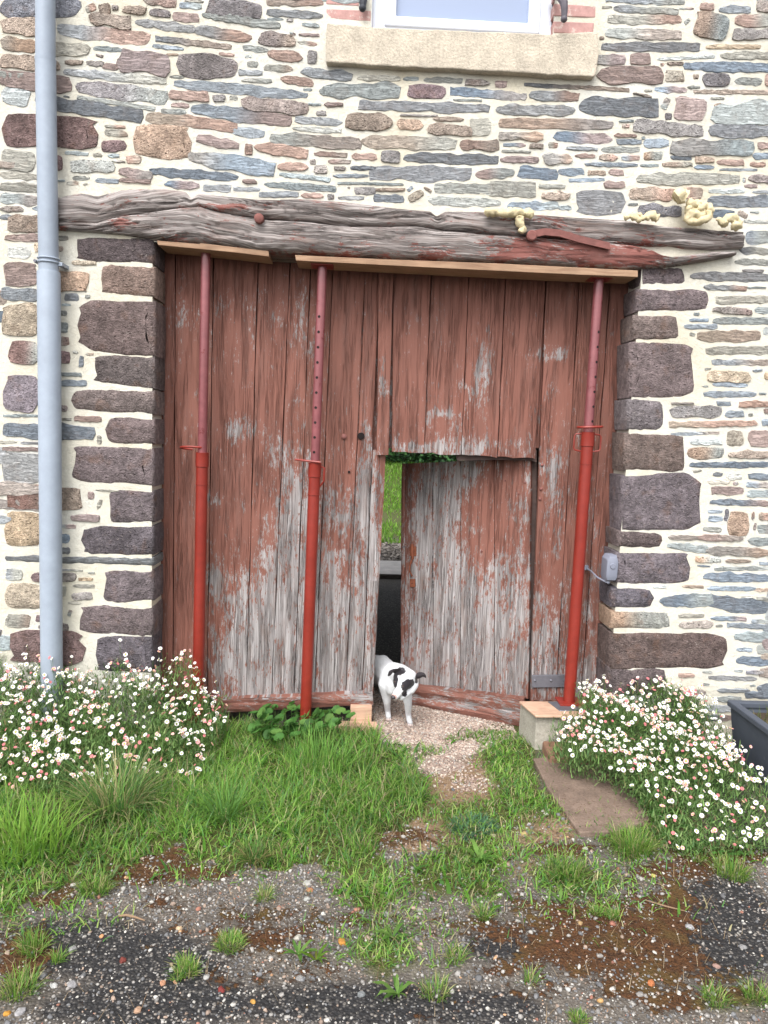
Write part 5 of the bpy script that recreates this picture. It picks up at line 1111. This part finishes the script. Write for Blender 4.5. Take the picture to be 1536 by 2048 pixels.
def rosette(px_, py_, n, L, lab, col=((100, 146, 64), (122, 160, 78)), wd_=.011):
    g = G(px_, py_); sc = (g-CAM).length/FPX; r = np.random.RandomState(int(px_)); t = empty('rosette_weed', (g.x, g.y, float(zground(np.array([g.x]), np.array([g.y]))[0])), lab, 'weed', 'leafy rosette weeds')
    for k in range(n):
        a = 6.283*k/n+r.uniform(-.5, .5); Lk = L*sc*r.uniform(.45, 1.05); V = []; F = []; seg = 6
        for i in range(seg+1):
            s = i/seg; w_ = wd_*(math.sin(min(1, s*1.1+.06)*math.pi)**.7)*(.8 if i % 2 else 1.15)*.5*(Lk/.06); 
            h = .006+Lk*.42*math.sin(s*2.1)*r.uniform(.8, 1); d_ = Lk*s
            for u in (-1, 0, 1): V.append((d_*math.cos(a)-u*w_*math.sin(a), d_*math.sin(a)+u*w_*math.cos(a), h+(abs(u)*.15*w_)))
        for i in range(seg):
            for u in (0, 1): q = i*3+u; F.append((q, q+1, q+4, q+3))
        cc = palette(r, 1, col, [1]*len(col))[0]; me = mesh('leaf', V, F, GRM, col=(*cc, 1), smooth=True); o = link('leaf', me, t); o.matrix_parent_inverse = Matrix.Identity(4)
rosette(596, 1912, 11, 46, 'leafy rosette weed on the gravel, left of two'); rosette(632, 1922, 9, 40, 'second rosette weed touching the leafy one on its right', ((110, 150, 50), (150, 160, 60)))
rosette(795, 1990, 12, 52, 'large light green rosette weed at the bottom centre'); rosette(785, 1880, 10, 44, 'rosette weed in the centre gravel below the grass'); rosette(960, 1725, 9, 50, 'rosette weed in the grass right of centre'); rosette(490, 1842, 5, 20, 'small yellow-green rosette in the left gravel'); rosette(1120, 1810, 6, 34, 'flat rosette weed on the right gravel')
rosette(225, 1755, 8, 30, 'grey-green rosette at the moss edge on the left', ((120, 150, 90),)); tuft(945, 1660, 40, 420, 22, 'low bluish-green mat of weed in the soil right of centre', ((96, 140, 108), (110, 154, 116)), (.003, .006), (.6, 1.4), 'weed_mat', 'weed', 'low weeds'); rosette(645, 1760, 5, 20, 'tiny rosette at the lawn edge')

# ------------------------------------------------------------------ mallow and clover patches (round leaves)
def roundleaf(r, Rr, lobes=7):
    V = [(0, 0, 0)]; n = 14
    for k in range(n):
        a = .35+(6.283-.7)*k/(n-1); q = Rr*(1+.10*math.cos(a*lobes)); V.append((q*math.cos(a), q*math.sin(a), Rr*.28*(1+.3*math.cos(a*lobes))))
    return V, [(0, k+1, k+2) for k in range(n-1)]
def leafpatch(poly, n, Rr, H, lab, name, cat, cols, seed, Yshift=0):
    r = np.random.RandomState(seed); xs = [q[0] for q in poly]; ys = [q[1] for q in poly]; g0 = G(sum(xs)/len(xs), max(ys)); t = empty(name, (g0.x, g0.y, 0), lab, cat)
    mats = []; meshes = []
    for v in range(6):
        V, F = roundleaf(r, 1.0); cc = palette(r, 1, cols, [1]*len(cols))[0]; meshes.append(mesh('leaf', V, F, GRM, col=(*cc, 1)))
    k = 0; sv, sf, sc_ = [], [], []
    while k < n:
        x, y = r.uniform(min(xs), max(xs)), r.uniform(min(ys), max(ys))
        if not inpoly(np.array([x]), np.array([y]), poly)[0]: continue
        # heights: the further back, the higher the leaf sits
        h = H*r.uniform(.25, 1); g = G(x, y, h); 
        if g.y > YD-.07: continue
        o = bpy.data.objects.new('leaf', meshes[k % 6]); C.objects.link(o); o.parent = t; o.location = (g.x-g0.x, g.y-g0.y, h); o.scale = [Rr*r.uniform(.6, 1.15)]*3
        o.rotation_euler = (r.uniform(.1, 1.0), r.uniform(-.5, .5), r.uniform(-2.6, -.5))
        sv.append(((g.x-g0.x)*.92, (g.y-g0.y)*.92+.0, 0)); sf.append((g.x-g0.x, g.y-g0.y, h)); k += 1
    mb = MB()
    for p0, p1 in zip(sv, sf): mb.tube([p0, Vector(p0).lerp(Vector(p1), .6)+Vector((0, 0, .01)), p1], .0011, 4, caps=False)
    s_ = mb.build('stems', STEMM, t); s_.matrix_parent_inverse = Matrix.Identity(4); s_['kind'] = 'stuff'
STEMM = m_plain('plant_stem', A(100, 130, 70), 0.7, 0.1, 60, 0.1)
leafpatch([(500, 1425), (530, 1412), (590, 1408), (640, 1420), (700, 1418), (705, 1440), (640, 1465), (560, 1480), (505, 1462)], 170, .027, .13, 'patch of round green mallow leaves at the foot of the left gate leaf', 'mallow_patch', 'mallow', [(84, 132, 64), (98, 148, 72), (120, 164, 84)], 5)
leafpatch([(1262, 1555), (1300, 1548), (1330, 1570), (1380, 1590), (1370, 1640), (1310, 1640), (1270, 1590)], 80, .015, .04, 'clover patch beside the slab in front of the right daisies', 'clover_patch', 'clover', [(96, 156, 60), (80, 136, 56), (112, 170, 74)], 6)
leafpatch([(1340, 1640), (1420, 1660), (1500, 1690), (1480, 1720), (1380, 1700), (1320, 1670)], 60, .013, .03, 'low round-leaved weeds under the front of the right daisies', 'ground_ivy', 'weed', [(84, 136, 60), (100, 150, 70)], 7)

# ------------------------------------------------------------------ daisies
def flower_mesh(pet, cen, nm, seed):
    r = random.Random(seed); V = []; F = []; n = 22; mi = []
    V.append((0, 0, .0)); 
    for k in range(n):
        a = 6.283*k/n; q = 1.0 if k % 2 else .80; V.append((.42*math.cos(a), .42*math.sin(a), .05)); V.append((q*math.cos(a)*r.uniform(.92, 1.05), q*math.sin(a)*r.uniform(.92, 1.05), .16+r.uniform(-.05, .05)))
    for k in range(n):
        j = (k+1) % n; F.append((1+2*k, 2+2*k, 2+2*j, 1+2*j)); mi.append(0)
    o = len(V)
    for (q, z) in ((.40, .06), (.30, .20), (.0, .26)):
        if q == 0: V.append((0, 0, z))
        else:
            for k in range(8): a = 6.283*k/8; V.append((q*math.cos(a), q*math.sin(a), z))
    for k in range(8): j = (k+1) % 8; F.append((o+k, o+j, o+8+j, o+8+k)); F.append((o+8+k, o+8+j, o+16)); mi += [1, 1]
    me = mesh(nm, V, F, pet); me.materials.append(cen); me.polygons.foreach_set('material_index', mi); return me
def simple(name, c, rough=.7): m = MT(name, rough, .25); return m.fin(c)
PW = simple('white_petals', A(244, 240, 240, .8)); PP = simple('pink_petals', A(236, 176, 178, .9)); PD = simple('deep_pink_petals', A(214, 128, 132)); PY = simple('yellow_centre', A(196, 186, 88)); PO = simple('green_centre', A(160, 170, 90))
FM = [flower_mesh(PW, PY, 'flower', 1), flower_mesh(PW, PO, 'flower', 2), flower_mesh(PW, PY, 'flower', 3), flower_mesh(PP, PY, 'pink_flower', 4), flower_mesh(PD, PD, 'pink_flower', 5)]
DGM = m_attr('daisy_foliage', 0.7, 0.25, 0.15, 40, 0.2, 0.1)
def daisies(lab, samp, nF, nL, seed, g0):
    """samp(r) -> surface point of the mound and its density weight"""
    t = empty('daisy_bush', g0, lab, 'flowering plant', 'daisy bushes at the wall'); r = np.random.RandomState(seed); org = np.array(g0)
    P_ = np.array([samp(r) for _ in range(nL)]); dep = r.uniform(0, 1, nL)**.6; P_[:, 2] *= (.15+.85*dep)
    P_ += r.normal(0, .012, P_.shape); P_[:, 1] = np.minimum(P_[:, 1], -.012)
    col = palette(r, nL, [(104, 138, 78), (120, 154, 86), (90, 122, 72), (138, 162, 102), (152, 138, 98)], [3, 3, 2, 1.5, .5])
    V, F, cc = blades(r, P_, r.uniform(.018, .045, nL), r.uniform(.003, .0065, nL), col, lean=r.uniform(.2, 1.6, nL))
    V[:, 1] = np.minimum(V[:, 1], -.006)
    o = link('foliage', mesh('foliage', V-org, F, DGM, col=cc), t); o.matrix_parent_inverse = Matrix.Identity(4); o['kind'] = 'stuff'
    st = MB(); Fl = []
    for k in range(nF):
        p = samp(r); up = abs(r.normal(0, .022))+.012; tall = r.uniform() < .10
        if tall: up += r.uniform(.03, .09)
        q = np.array([p[0]+r.normal(0, .012), min(p[1]-.012-abs(r.normal(0, .01)), -.02), p[2]+up])
        nrm = Vector((r.normal(0, .5), -.40+r.normal(0, .42), .75)).normalized(); s = r.uniform(.0078, .0122); pk_ = r.uniform()
        mi = 3 if pk_ < .18 else 4 if pk_ < .30 else int(r.randint(3)); s *= (.8 if mi == 4 else 1)
        Fl.append((q, nrm, s, mi))
        if k % 2 == 0 or tall: 
            b_ = Vector((p[0]-org[0]+r.normal(0, .02), p[1]-org[1]+.03, max(0, p[2]*.55))); e = Vector(q-org); st.tube([b_, b_.lerp(e, .6)+Vector((0, 0, .012)), e-nrm*.002], .0008, 3, caps=False)
    s_ = st.build('stems', STEMM, t); s_.matrix_parent_inverse = Matrix.Identity(4); s_['kind'] = 'stuff'
    # nearest 300 as single flowers, the rest joined
    dist = [-(s/(Vector(q)-CAM).length) for q, _, s, _ in Fl]; order = np.argsort(dist); rest = MB(); restm = []
    for rank, k in enumerate(order):
        q, nrm, s, mi = Fl[k]; rot = nrm.to_track_quat('Z', 'Y')
        if rank < 295:
            o = bpy.data.objects.new(FM[mi].name.split('.')[0], FM[mi]); C.objects.link(o); o.parent = t; o.location = q-org; o.rotation_mode = 'QUATERNION'; o.rotation_quaternion = rot; o.scale = (s, s, s)
        else:
            me = FM[mi]; Mx = Matrix.Translation(Vector(q-org)) @ rot.to_matrix().to_4x4() @ Matrix.Scale(s, 4); o_ = len(rest.V)
            rest.V += [tuple(Mx @ v.co) for v in me.vertices]; rest.F += [tuple(i+o_ for i in p_.vertices) for p_ in me.polygons]
            restm += [[0, 0, 0, 1, 2][mi] if p_.material_index == 0 else (3 if mi != 4 else 2) for p_ in me.polygons]
    me = mesh('small_flowers', rest.V, rest.F, PW)
    for m_ in (PP, PD, PY): me.materials.append(m_)
    me.polygons.foreach_set('material_index', restm); o = link('small_flowers', me, t); o.matrix_parent_inverse = Matrix.Identity(4); o['kind'] = 'stuff'
gl = W(-70, 1450, -.2).x; gr = W(425, 1450, -.2).x
def sampL(r):
    while True:
        x = r.uniform(gl, gr+.04); y = -r.uniform(0, .74)**1.0; u = (x-gl)/(gr-gl)
        fr_ = .74-.16*max(0, u-.72)/.28+(.05*math.sin(x*9)); 
        if -y > fr_: continue
        if vn(np.array([[x*9, y*9, 8]]), 15)[0] < .34 and r.uniform() < .6: continue
        s = max(.001, 1+y/fr_); top = .375+.03*math.sin(x*7+1) ; top *= 1 if u < .86 else 1-.4*(u-.86)/.14
        z = top*(s**.60)*(.92+.16*math.sin(x*19+y*17)+.10*math.sin(x*37-y*23))
        if True: return np.array([x, y, max(.02, z)])
daisies('left daisy bush of white and pink flowers around the downpipe foot', sampL, 1120, 20000, 21, (0.5*(gl+gr), -.15, 0))
RP = [(1135, 1440), (1165, 1500), (1215, 1530), (1255, 1590), (1330, 1640), (1400, 1690), (1500, 1690), (1560, 1640), (1520, 1560), (1450, 1500), (1560, 1420), (1540, 1380), (1200, 1380)]
RPg = [(G(x, y).x, min(G(x, y).y, .0)) for x, y in RP]
def sampR(r):
    while True:
        x = r.uniform(.80, 1.95); y = -r.uniform(0, 1.12); a, b = PX((x, y, 0)); a, b = float(a[0]), float(b[0])
        lim = .86+ max(0, -y-.28)*.52+.03*math.sin(y*14)
        if x < lim: continue
        if x > 1.80 and y > -.98: continue
        f = max(.001, 1+y/1.13); e = min(1, (x-lim)/.22+.12); 
        z = (.29*(f**.8)+.035)*(e**.55)*(.92+.14*math.sin(x*13+y*11)); 
        if y < -.75 and r.uniform() < .55: continue
        a, b = PX((x, y, z)); a, b = float(a[0]), float(b[0]); lp = 1168 if b < 1425 else 1120 if b < 1515 else 1225+(b-1515)*.68 if b < 1640 else 1310
        if a < lp+r.normal(0, 12): continue
        if vn(np.array([[x*9, y*9, 3]]), 5)[0] < .30 and r.uniform() < .6: continue
        return np.array([x, y, max(.02, z)])
daisies('right daisy bush of white and pink flowers between concrete block and planter', sampR, 960, 21000, 22, (1.3, -.4, 0))

# ------------------------------------------------------------------ block, boards, slab, planter
g = G(1072, 1502); zt = W(1070, 1430, g.y).z
def solid(name, top, z0, z1, mat, lab, cat, parent=None, jit=.003, bev=.004, taper=0):
    P_ = [G(x, y, z1) for x, y in top]; cx = sum((p for p in P_), Vector())/len(P_); V = [(p.x+rng.uniform(-jit, jit)+(cx.x-p.x)*taper, p.y+rng.uniform(-jit, jit)+(cx.y-p.y)*taper, z0) for p in P_]+[(p.x, p.y, z1) for p in P_]; n = len(P_)
    F = [tuple(range(n)), tuple(range(2*n-1, n-1, -1))]+[(i, (i+1) % n, n+(i+1) % n, n+i) for i in range(n)]
    o = MB().add(V, F).build(name, mat, parent, bevel=bev); 
    if lab: tag(o, lab, cat)
    return o
T4 = [(1038, 1402), (1071, 1431), (1195, 1431), (1165, 1402)]
solid('concrete_block', [(1041, 1404), (1073, 1432), (1195, 1432), (1165, 1404)], -.02, zt-.013, CONC, 'rough pale concrete block carrying a plywood board and the right prop', 'block')
solid('plywood_board', T4, zt-.012, zt, TIMP, 'pinkish plywood board on top of the concrete block', 'board')
solid('steel_sheet', [(1095, 1403), (1120, 1421), (1180, 1421), (1160, 1403)], zt+.0005, zt+.003, steel, 'thin grey metal sheet under the right prop foot', 'sheet')
solid('flat_stone', [(1085, 1480), (1100, 1512), (1190, 1516), (1170, 1484)], -.01, .055, m_plain('rusty_stone', A(146, 112, 92), .9, .25, 30, .8, .01), 'rusty brown stone lying against the block under the daisies', 'stone', jit=.012, bev=.012)
SLABM = m_plain('weathered_slab', A(136, 118, 106), .95, .3, 90, .9, .004, .15, 0, A(90, 66, 46), .58)
solid('concrete_slab', [(1066, 1516), (1095, 1575), (1158, 1664), (1230, 1662), (1300, 1638), (1262, 1580), (1214, 1518), (1140, 1510)], -.02, .022, SLABM, 'brown weathered paving slab lying askew in front of the block', 'slab', jit=.006, bev=.005)
solid('timber_block', [(698, 1418), (700, 1420), (745, 1418), (744, 1412)], 0, .06, TIMP, 'short timber offcut wedged under the left gate leaf', 'timber')
bpy.data.objects.remove(bpy.data.objects['timber_block'])
a = W(700, 1440, .10); b = W(744, 1415, .10); o = MB().box((a.x, .10, -.01), (b.x, .24, b.z)).build('timber_block', TIMP, None, bevel=.003); tag(o, 'short timber offcut wedged under the left gate leaf', 'timber')
a = W(650, 1466, -.03); b = W(756, 1447, -.03); o = MB().box((a.x, G(700, 1468).y, -.01), (b.x, G(700, 1468).y+.07, .045)).build('timber_plank', TIMP, None, bevel=.003); tag(o, 'low pinkish timber plank lying in the grass below the left leaf', 'timber')
# planter
pl = empty('planter', (2.0, -.5, 0), 'dark grey trough planter at the right edge of the picture', 'planter')
pm = m_plain('dark_planter', A(84, 90, 102), .6, .12, 20, .3, .003, .35, 0, A(130, 134, 142), .64)
c0 = G(1454, 1399, .335); x0 = c0.x; y0 = min(c0.y, -.05); y1 = -.98; x1 = x0+.58
def tbox(mb, x0, x1, y0, y1, z0, z1, t0): 
    V = [(x0+t0, y0-t0, z0), (x1-t0, y0-t0, z0), (x1-t0, y1+t0, z0), (x0+t0, y1+t0, z0), (x0, y0, z1), (x1, y0, z1), (x1, y1, z1), (x0, y1, z1)]; return V
V = tbox(None, x0+.012, x1-.012, y0-.012, y1+.012, 0, .31, .03)+[(x0+.03, y0-.03, .31), (x1-.03, y0-.03, .31), (x1-.03, y1+.03, .31), (x0+.03, y1+.03, .31), (x0+.04, y0-.04, .25), (x1-.04, y0-.04, .25), (x1-.04, y1+.04, .25), (x0+.04, y1+.04, .25)]
F = [(3, 2, 1, 0)]+[(i, (i+1) % 4, 4+(i+1) % 4, 4+i) for i in range(4)]+[(4+i, 4+(i+1) % 4, 8+(i+1) % 4, 8+i) for i in range(4)]+[(8+i, 8+(i+1) % 4, 12+(i+1) % 4, 12+i) for i in range(4)]
MB().add(V, F).build('tub', pm, pl, bevel=.004)
V = []
for z in (.305, .335):
    for e in (0, .04): V += [(x0+e, y0-e, z), (x1-e, y0-e, z), (x1-e, y1+e, z), (x0+e, y1+e, z)]
F = [(8+i, 8+(i+1) % 4, 12+(i+1) % 4, 12+i) for i in range(4)]+[(i, (i+1) % 4, 8+(i+1) % 4, 8+i) for i in range(4)]+[(4+i, 12+i, 12+(i+1) % 4, 4+(i+1) % 4) for i in range(4)]+[(i, 4+i, 4+(i+1) % 4, (i+1) % 4) for i in range(4)]
MB().add(V, F).build('rim', pm, pl, bevel=.006)
MB().box((x0+.038, y1+.038, .2), (x1-.038, y0-.038, .285)).build('soil', m_plain('potting_soil', A(86, 74, 60), .95, .3, 40, .9, .02), pl)
r = np.random.RandomState(3); n = 500; B = np.c_[r.uniform(x0+.06, x1-.06, n), r.uniform(y1+.1, y0-.08, n), np.full(n, .28)]
V, F, cc = blades(r, B, r.uniform(.03, .09, n), r.uniform(.002, .004, n), palette(r, n, [(110, 130, 70), (150, 140, 96), (96, 122, 60)], [1, 1, 1])); o = link('planter_weeds', mesh('planter_weeds', V, F, GRM, col=cc), pl); o['kind'] = 'stuff'

# ------------------------------------------------------------------ passage behind the gate and the yard beyond
INT = m_plain('dark_plaster', A(96, 90, 84), .95, .2, 8, .5, .01)
def st(name, a, b, mat=INT, lab=None):
    o = MB().box(a, b).build(name, mat); return tag(o, lab, None, None, 'structure')
st('ceiling', (-4, YWALL+.002, 2.9), (4, 4.5, 3.05)); st('side_wall', (-3.2, YWALL+.002, -.2), (-2.9, 4.4, 2.898)); st('side_wall', (2.9, YWALL+.002, -.2), (3.2, 4.4, 2.898))
st('rear_wall', (-2.898, 4.2, -.2), (-.75, 4.45, 2.898)); st('rear_wall', (1.15, 4.2, -.2), (2.898, 4.45, 2.898)); st('rear_wall', (-.748, 4.2, 2.1), (1.148, 4.45, 2.898))
ny_s = G(775, 1148, .05).y; fy = G(775, 1121, .05).y
o = MB().box((-1.6, ny_s, -.05), (1.9, fy, .05)).build('threshold_step', m_grain('grey_old_beam', A(196, 190, 186), A(226, 220, 216), (4, 60, 60)), None, bevel=.008); tag(o, 'grey weathered timber step at the rear doorway of the passage', 'step')
r = np.random.RandomState(12); n = 16000; X = r.uniform(-1.6, 2.6, n); Y = r.uniform(6.9, 19, n); kp = ~((Y > 9.2) & (Y < 10.9) & (r.uniform(0, 1, n) < .85)); X, Y = X[kp], Y[kp]; n = len(X)
V, F, cc = blades(r, np.c_[X, Y, zground(X, Y)], r.uniform(.05, .13, n), r.uniform(.012, .026, n), palette(r, n, [(120, 168, 60), (140, 186, 72), (100, 148, 56), (168, 190, 120)], [2, 2, 1, .4]))
tag(link('yard_grass', mesh('yard_grass', V, F, GRM, col=cc)), 'sunlit grass in the yard seen through the wicket gap', 'grass', None, 'stuff')
he = empty('hedge', (.5, 19, .68), 'dark ivy hedge at the far end of the yard, seen through the wicket', 'hedge')
n = 14000; B = np.c_[r.uniform(-4, 5, n), 19+r.uniform(-.5, .5, n)*1.6, .6+r.uniform(0, 1, n)*2.4]; B[:, 1] += (fbm(B*1.6, 4, 2)-.5)*1.2
V, F, cc = blades(r, B, r.uniform(.08, .16, n), r.uniform(.06, .11, n), palette(r, n, [(52, 88, 50), (70, 112, 62), (96, 140, 84), (40, 66, 42)], [2, 2, 1, 1]), lean=r.uniform(.2, 1.7, n))
o = link('foliage', mesh('foliage', V, F, DGM, col=cc), he); o['kind'] = 'stuff'
MB().box((-4, 19.3, .4), (5, 19.9, 3.0)).build('branches', m_plain('hedge_core', A(50, 56, 36), .95, .3), he)

# ------------------------------------------------------------------ the dog
dog = empty('dog', G(800, 1450), 'white terrier with black eye patch and black ears stepping out of the wicket', 'dog')
def DP(x, y, Y, dz=0): q = W(x, y, Y+.16); return Vector((q.x, q.y, q.z+dz))
paw1 = G(819, 1449); paw2 = G(776, 1438)
k1 = lambda Y: mpp(Y)
chains = [
 [(DP(742, 1336, .66), 26), (DP(750, 1337, .46), 29), (DP(764, 1342, .26), 30), (DP(783, 1353, .08), 26)],
 [(DP(788, 1366, .04), 22), (DP(787, 1376, .03), 17)],
 [(DP(786, 1348, .08), 25), (DP(800, 1348, .01), 21.5), (DP(812, 1352, -.06), 18)],
 [(DP(817, 1356, -.085), 19), (DP(812, 1362, -.125), 16.5)],
 [(DP(802, 1355, -.085), 17), (DP(801, 1363, -.125), 13.5)],
 [(DP(828, 1370, -.10), 10), (DP(822, 1380, -.12), 9)],
 [(DP(794, 1362, -.12), 9), (DP(795, 1370, -.135), 8.5)],
 [(DP(818, 1365, -.135), 9), (DP(812, 1370, -.15), 8)],
 [(DP(806, 1371, -.145), 13), (DP(799, 1382, -.175), 10.4), (DP(790, 1393, -.205), 8.0)],
 [(DP(814, 1386, -.135), 8), (DP(802, 1396, -.172), 5.4)],
 [(DP(806, 1366, .02), 19), (DP(813, 1387, .01), 12.5), (DP(816, 1406, .005), 8.6), (W(816.5, 1428, paw1.y+.012), 6.4), (Vector((paw1.x-.002, paw1.y+.006, .022)), 6.3), (Vector((paw1.x+.002, paw1.y-.020, .014)), 6.3)],
 [(DP(773, 1368, .06), 18), (DP(773, 1388, .07), 11.8), (DP(774, 1404, .075), 8.2), (W(775, 1420, paw2.y+.012), 6.3), (Vector((paw2.x, paw2.y+.006, .022)), 6.3), (Vector((paw2.x+.002, paw2.y-.018, .014)), 6.3)],
]
hipL, hipR = DP(728, 1356, .66), DP(762, 1356, .66)
for hp in (hipL, hipR):
    chains.append([(hp, 22), (Vector((hp.x, .60, .22)), 15), (Vector((hp.x, .74, .115)), 7.5), (Vector((hp.x, .69, .025)), 6.5), (Vector((hp.x, .65, .014)), 6.5)])
bm = bmesh.new()
for ch in chains:
    for (p0, r0), (p1, r1) in zip(ch, ch[1:]):
        r0m, r1m = r0*mpp(p0.y), r1*mpp(p1.y); n = max(3, int((p1-p0).length/(min(r0m, r1m)*.35)))
        for i in range(n+1):
            f = i/n; bmesh.ops.create_icosphere(bm, subdivisions=2, radius=r0m+(r1m-r0m)*f, matrix=Matrix.Translation(p0.lerp(p1, f)))
me = bpy.data.meshes.new('tmp'); bm.to_mesh(me); bm.free(); to = bpy.data.objects.new('tmp', me); C.objects.link(to)
md = to.modifiers.new('r', 'REMESH'); md.mode = 'VOXEL'; md.voxel_size = .0042; md.use_smooth_shade = True
sm = to.modifiers.new('s', 'SMOOTH'); sm.factor = .6; sm.iterations = 7
bpy.context.view_layer.update(); ev = to.evaluated_get(bpy.context.evaluated_depsgraph_get()); bme = bpy.data.meshes.new_from_object(ev); bpy.data.objects.remove(to)
bme.name = 'body'; nV = len(bme.vertices); co = np.empty(nV*3, np.float32); bme.vertices.foreach_get('co', co); co = co.reshape(-1, 3)
dpx, dpy = PX(co); faceY = co[:, 1]
white = np.array(A(234, 236, 240, .72)[:3]); black = np.array(A(44, 40, 46)[:3]); pinkc = np.array(A(206, 168, 160)[:3]); brown = np.array(A(96, 74, 66)[:3])
cols = np.tile(white, (nV, 1)); nz_ = (fbm(co*60, 3, 3)-.5)
def q3(x, y, Y, rx, ry, rz, tilt=0):
    c_ = np.array(DP(x, y, Y)); s = mpp(Y); dx = co[:, 0]-c_[0]; dz = co[:, 2]-c_[2]; dy = co[:, 1]-c_[1]; ca, sa = math.cos(tilt), math.sin(tilt); u = dx*ca+dz*sa; v = -dx*sa+dz*ca
    return (u/(rx*s))**2+(v/(rz*s))**2+(dy/(ry*s))**2
isblack = (q3(815, 1369, -.15, 16, 40, 12.5, .4)+nz_*.9 < 1) | (q3(808, 1385, -.16, 6, 30, 9, .6)+nz_*.8 < 1) | (q3(789, 1360, -.13, 7.5, 34, 15, -.1)+nz_*.8 < 1) | (q3(797, 1341, -.10, 16, 30, 7.5, .1)+nz_*.8 < 1) | (q3(833, 1356, -.09, 6, 24, 9)+nz_*.8 < 1)
isblack |= (q3(733, 1345, .75, 22, 60, 26) < 1)
cols[isblack] = black
cols[q3(788, 1392, -.205, 6, 20, 6)+nz_ < 1] = pinkc; low = co[:, 2] < .022; cols[low] = cols[low]*.6+brown*.4
a_ = bme.attributes.new('col', 'FLOAT_COLOR', 'POINT'); a_.data.foreach_set('color', np.c_[cols, np.ones(nV)].astype(np.float32).ravel())
fur = MT('short_fur', .75, .2); p = fur.pos(); fn = fur.noise(fur.map(p, (220, 220, 70)), 1, 4, .7); fc = fur.scl(fur.attr('col'), fur.mr(fn, .3, .7, .88, 1.08)); fc = fur.mix(fur.mr(fur.noise(p, 22, 4), .58, .75, 0, .25), fc, A(180, 170, 158)); fur.fin(fc, None, fur.bump(fn, .5, .003))
fur.b.inputs['Sheen Weight'].default_value = .15
bme.materials.clear(); bme.materials.append(fur.m); link('body', bme, dog); bme.polygons.foreach_set('use_smooth', [True]*len(bme.polygons))
DK = m_plain('black_ear_fur', A(48, 42, 46), .7, .2, 80, .3); NOSE = m_plain('dog_nose', A(58, 52, 58), .35, .1, 90, .4, .001, .6)
def surf(x, y, out=0.0):
    d2 = (dpx-x)**2+(dpy-y)**2; k = np.where(d2 < max(2.5, d2.min()+.5))[0]; dist = np.linalg.norm(co[k]-np.array(CAM), axis=1); p = Vector(co[k[dist.argmin()]]); return p+(CAM-p).normalized()*out
def ear(P_, mat=DK):
    # P_: list of (left, mid, right) rows from the root to the tip, doubled for thickness
    V = []; F = []
    for rw in P_:
        for q in rw: V.append(DP(*q))
    n = len(V); V += [v+Vector((.0, .006, .0)) for v in V]; m = len(P_)
    for i in range(m-1):
        for j in (0, 1): a = i*3+j; F += [(a, a+1, a+4, a+3), (a+n, a+3+n, a+4+n, a+1+n)]
        a = i*3; F += [(a, a+3, a+3+n, a+n), (a+2, a+2+n, a+5+n, a+5)]
    F += [(0, n, n+1, 1), (1, n+1, n+2, 2), (n-3, n-2, 2*n-2, 2*n-3), (n-2, n-1, 2*n-1, 2*n-2)]
    me = mesh('ear', V, F, mat, smooth=True); fix(me); o = link('ear', me, dog); s = o.modifiers.new('s', 'SUBSURF'); s.levels = s.render_levels = 2; return o
ear([[(788, 1350, -.115), (796, 1344, -.125), (806, 1341, -.115)], [(784, 1342, -.13), (790, 1337, -.14), (799, 1336, -.125)], [(778, 1341, -.145), (783, 1338, -.155), (789, 1341, -.15)], [(776, 1347, -.15), (779, 1346, -.158), (784, 1349, -.155)], [(775, 1353, -.152), (776.5, 1353, -.156), (779, 1353, -.155)]])
ear([[(829, 1356, -.10), (832, 1350, -.11), (833, 1345, -.10)], [(834, 1359, -.11), (840, 1351, -.125), (841, 1344, -.11)], [(841, 1357, -.115), (846, 1350, -.13), (847, 1345, -.12)], [(847, 1353, -.12), (850, 1350, -.13), (851, 1348, -.125)], [(851, 1357, -.125), (852, 1356, -.13), (853, 1355, -.125)]])
c = surf(786, 1395.5, -.004); MB().ball(c, 5.4*mpp(-.22), 1.05, .9, .85, 14, 9).build('nose', NOSE, dog, smooth=True)
EYE = m_plain('dog_eye', A(70, 50, 44), .12, .1, 20, 0, .001, .8)
for x, y, Y in ((806, 1371.5, -.172), (789.5, 1362.5, -.160)): MB().ball(surf(x, y, -.0035), 2.5*mpp(Y), 1.1, .8, .9, 12, 8).build('eye', EYE, dog, smooth=True)
mb = MB().tube([surf(790, 1400), surf(795, 1399.5), surf(800, 1397), surf(805, 1394)], .0011, 6); mb.build('mouth', DK, dog, smooth=True)
for pw in (paw1, paw2):
    for k in (-1, 0, 1): MB().ball(Vector((pw.x+.002+k*.0095, pw.y-.034+abs(k)*.004, .0085)), .0075, .85, 1.1, .9, 9, 6).build('toe', m_plain('pale_toe', A(214, 196, 190), .8, .1, 60, .2), dog, smooth=True)
for o_ in list(bpy.data.meshes):
    if o_.users == 0: bpy.data.meshes.remove(o_)
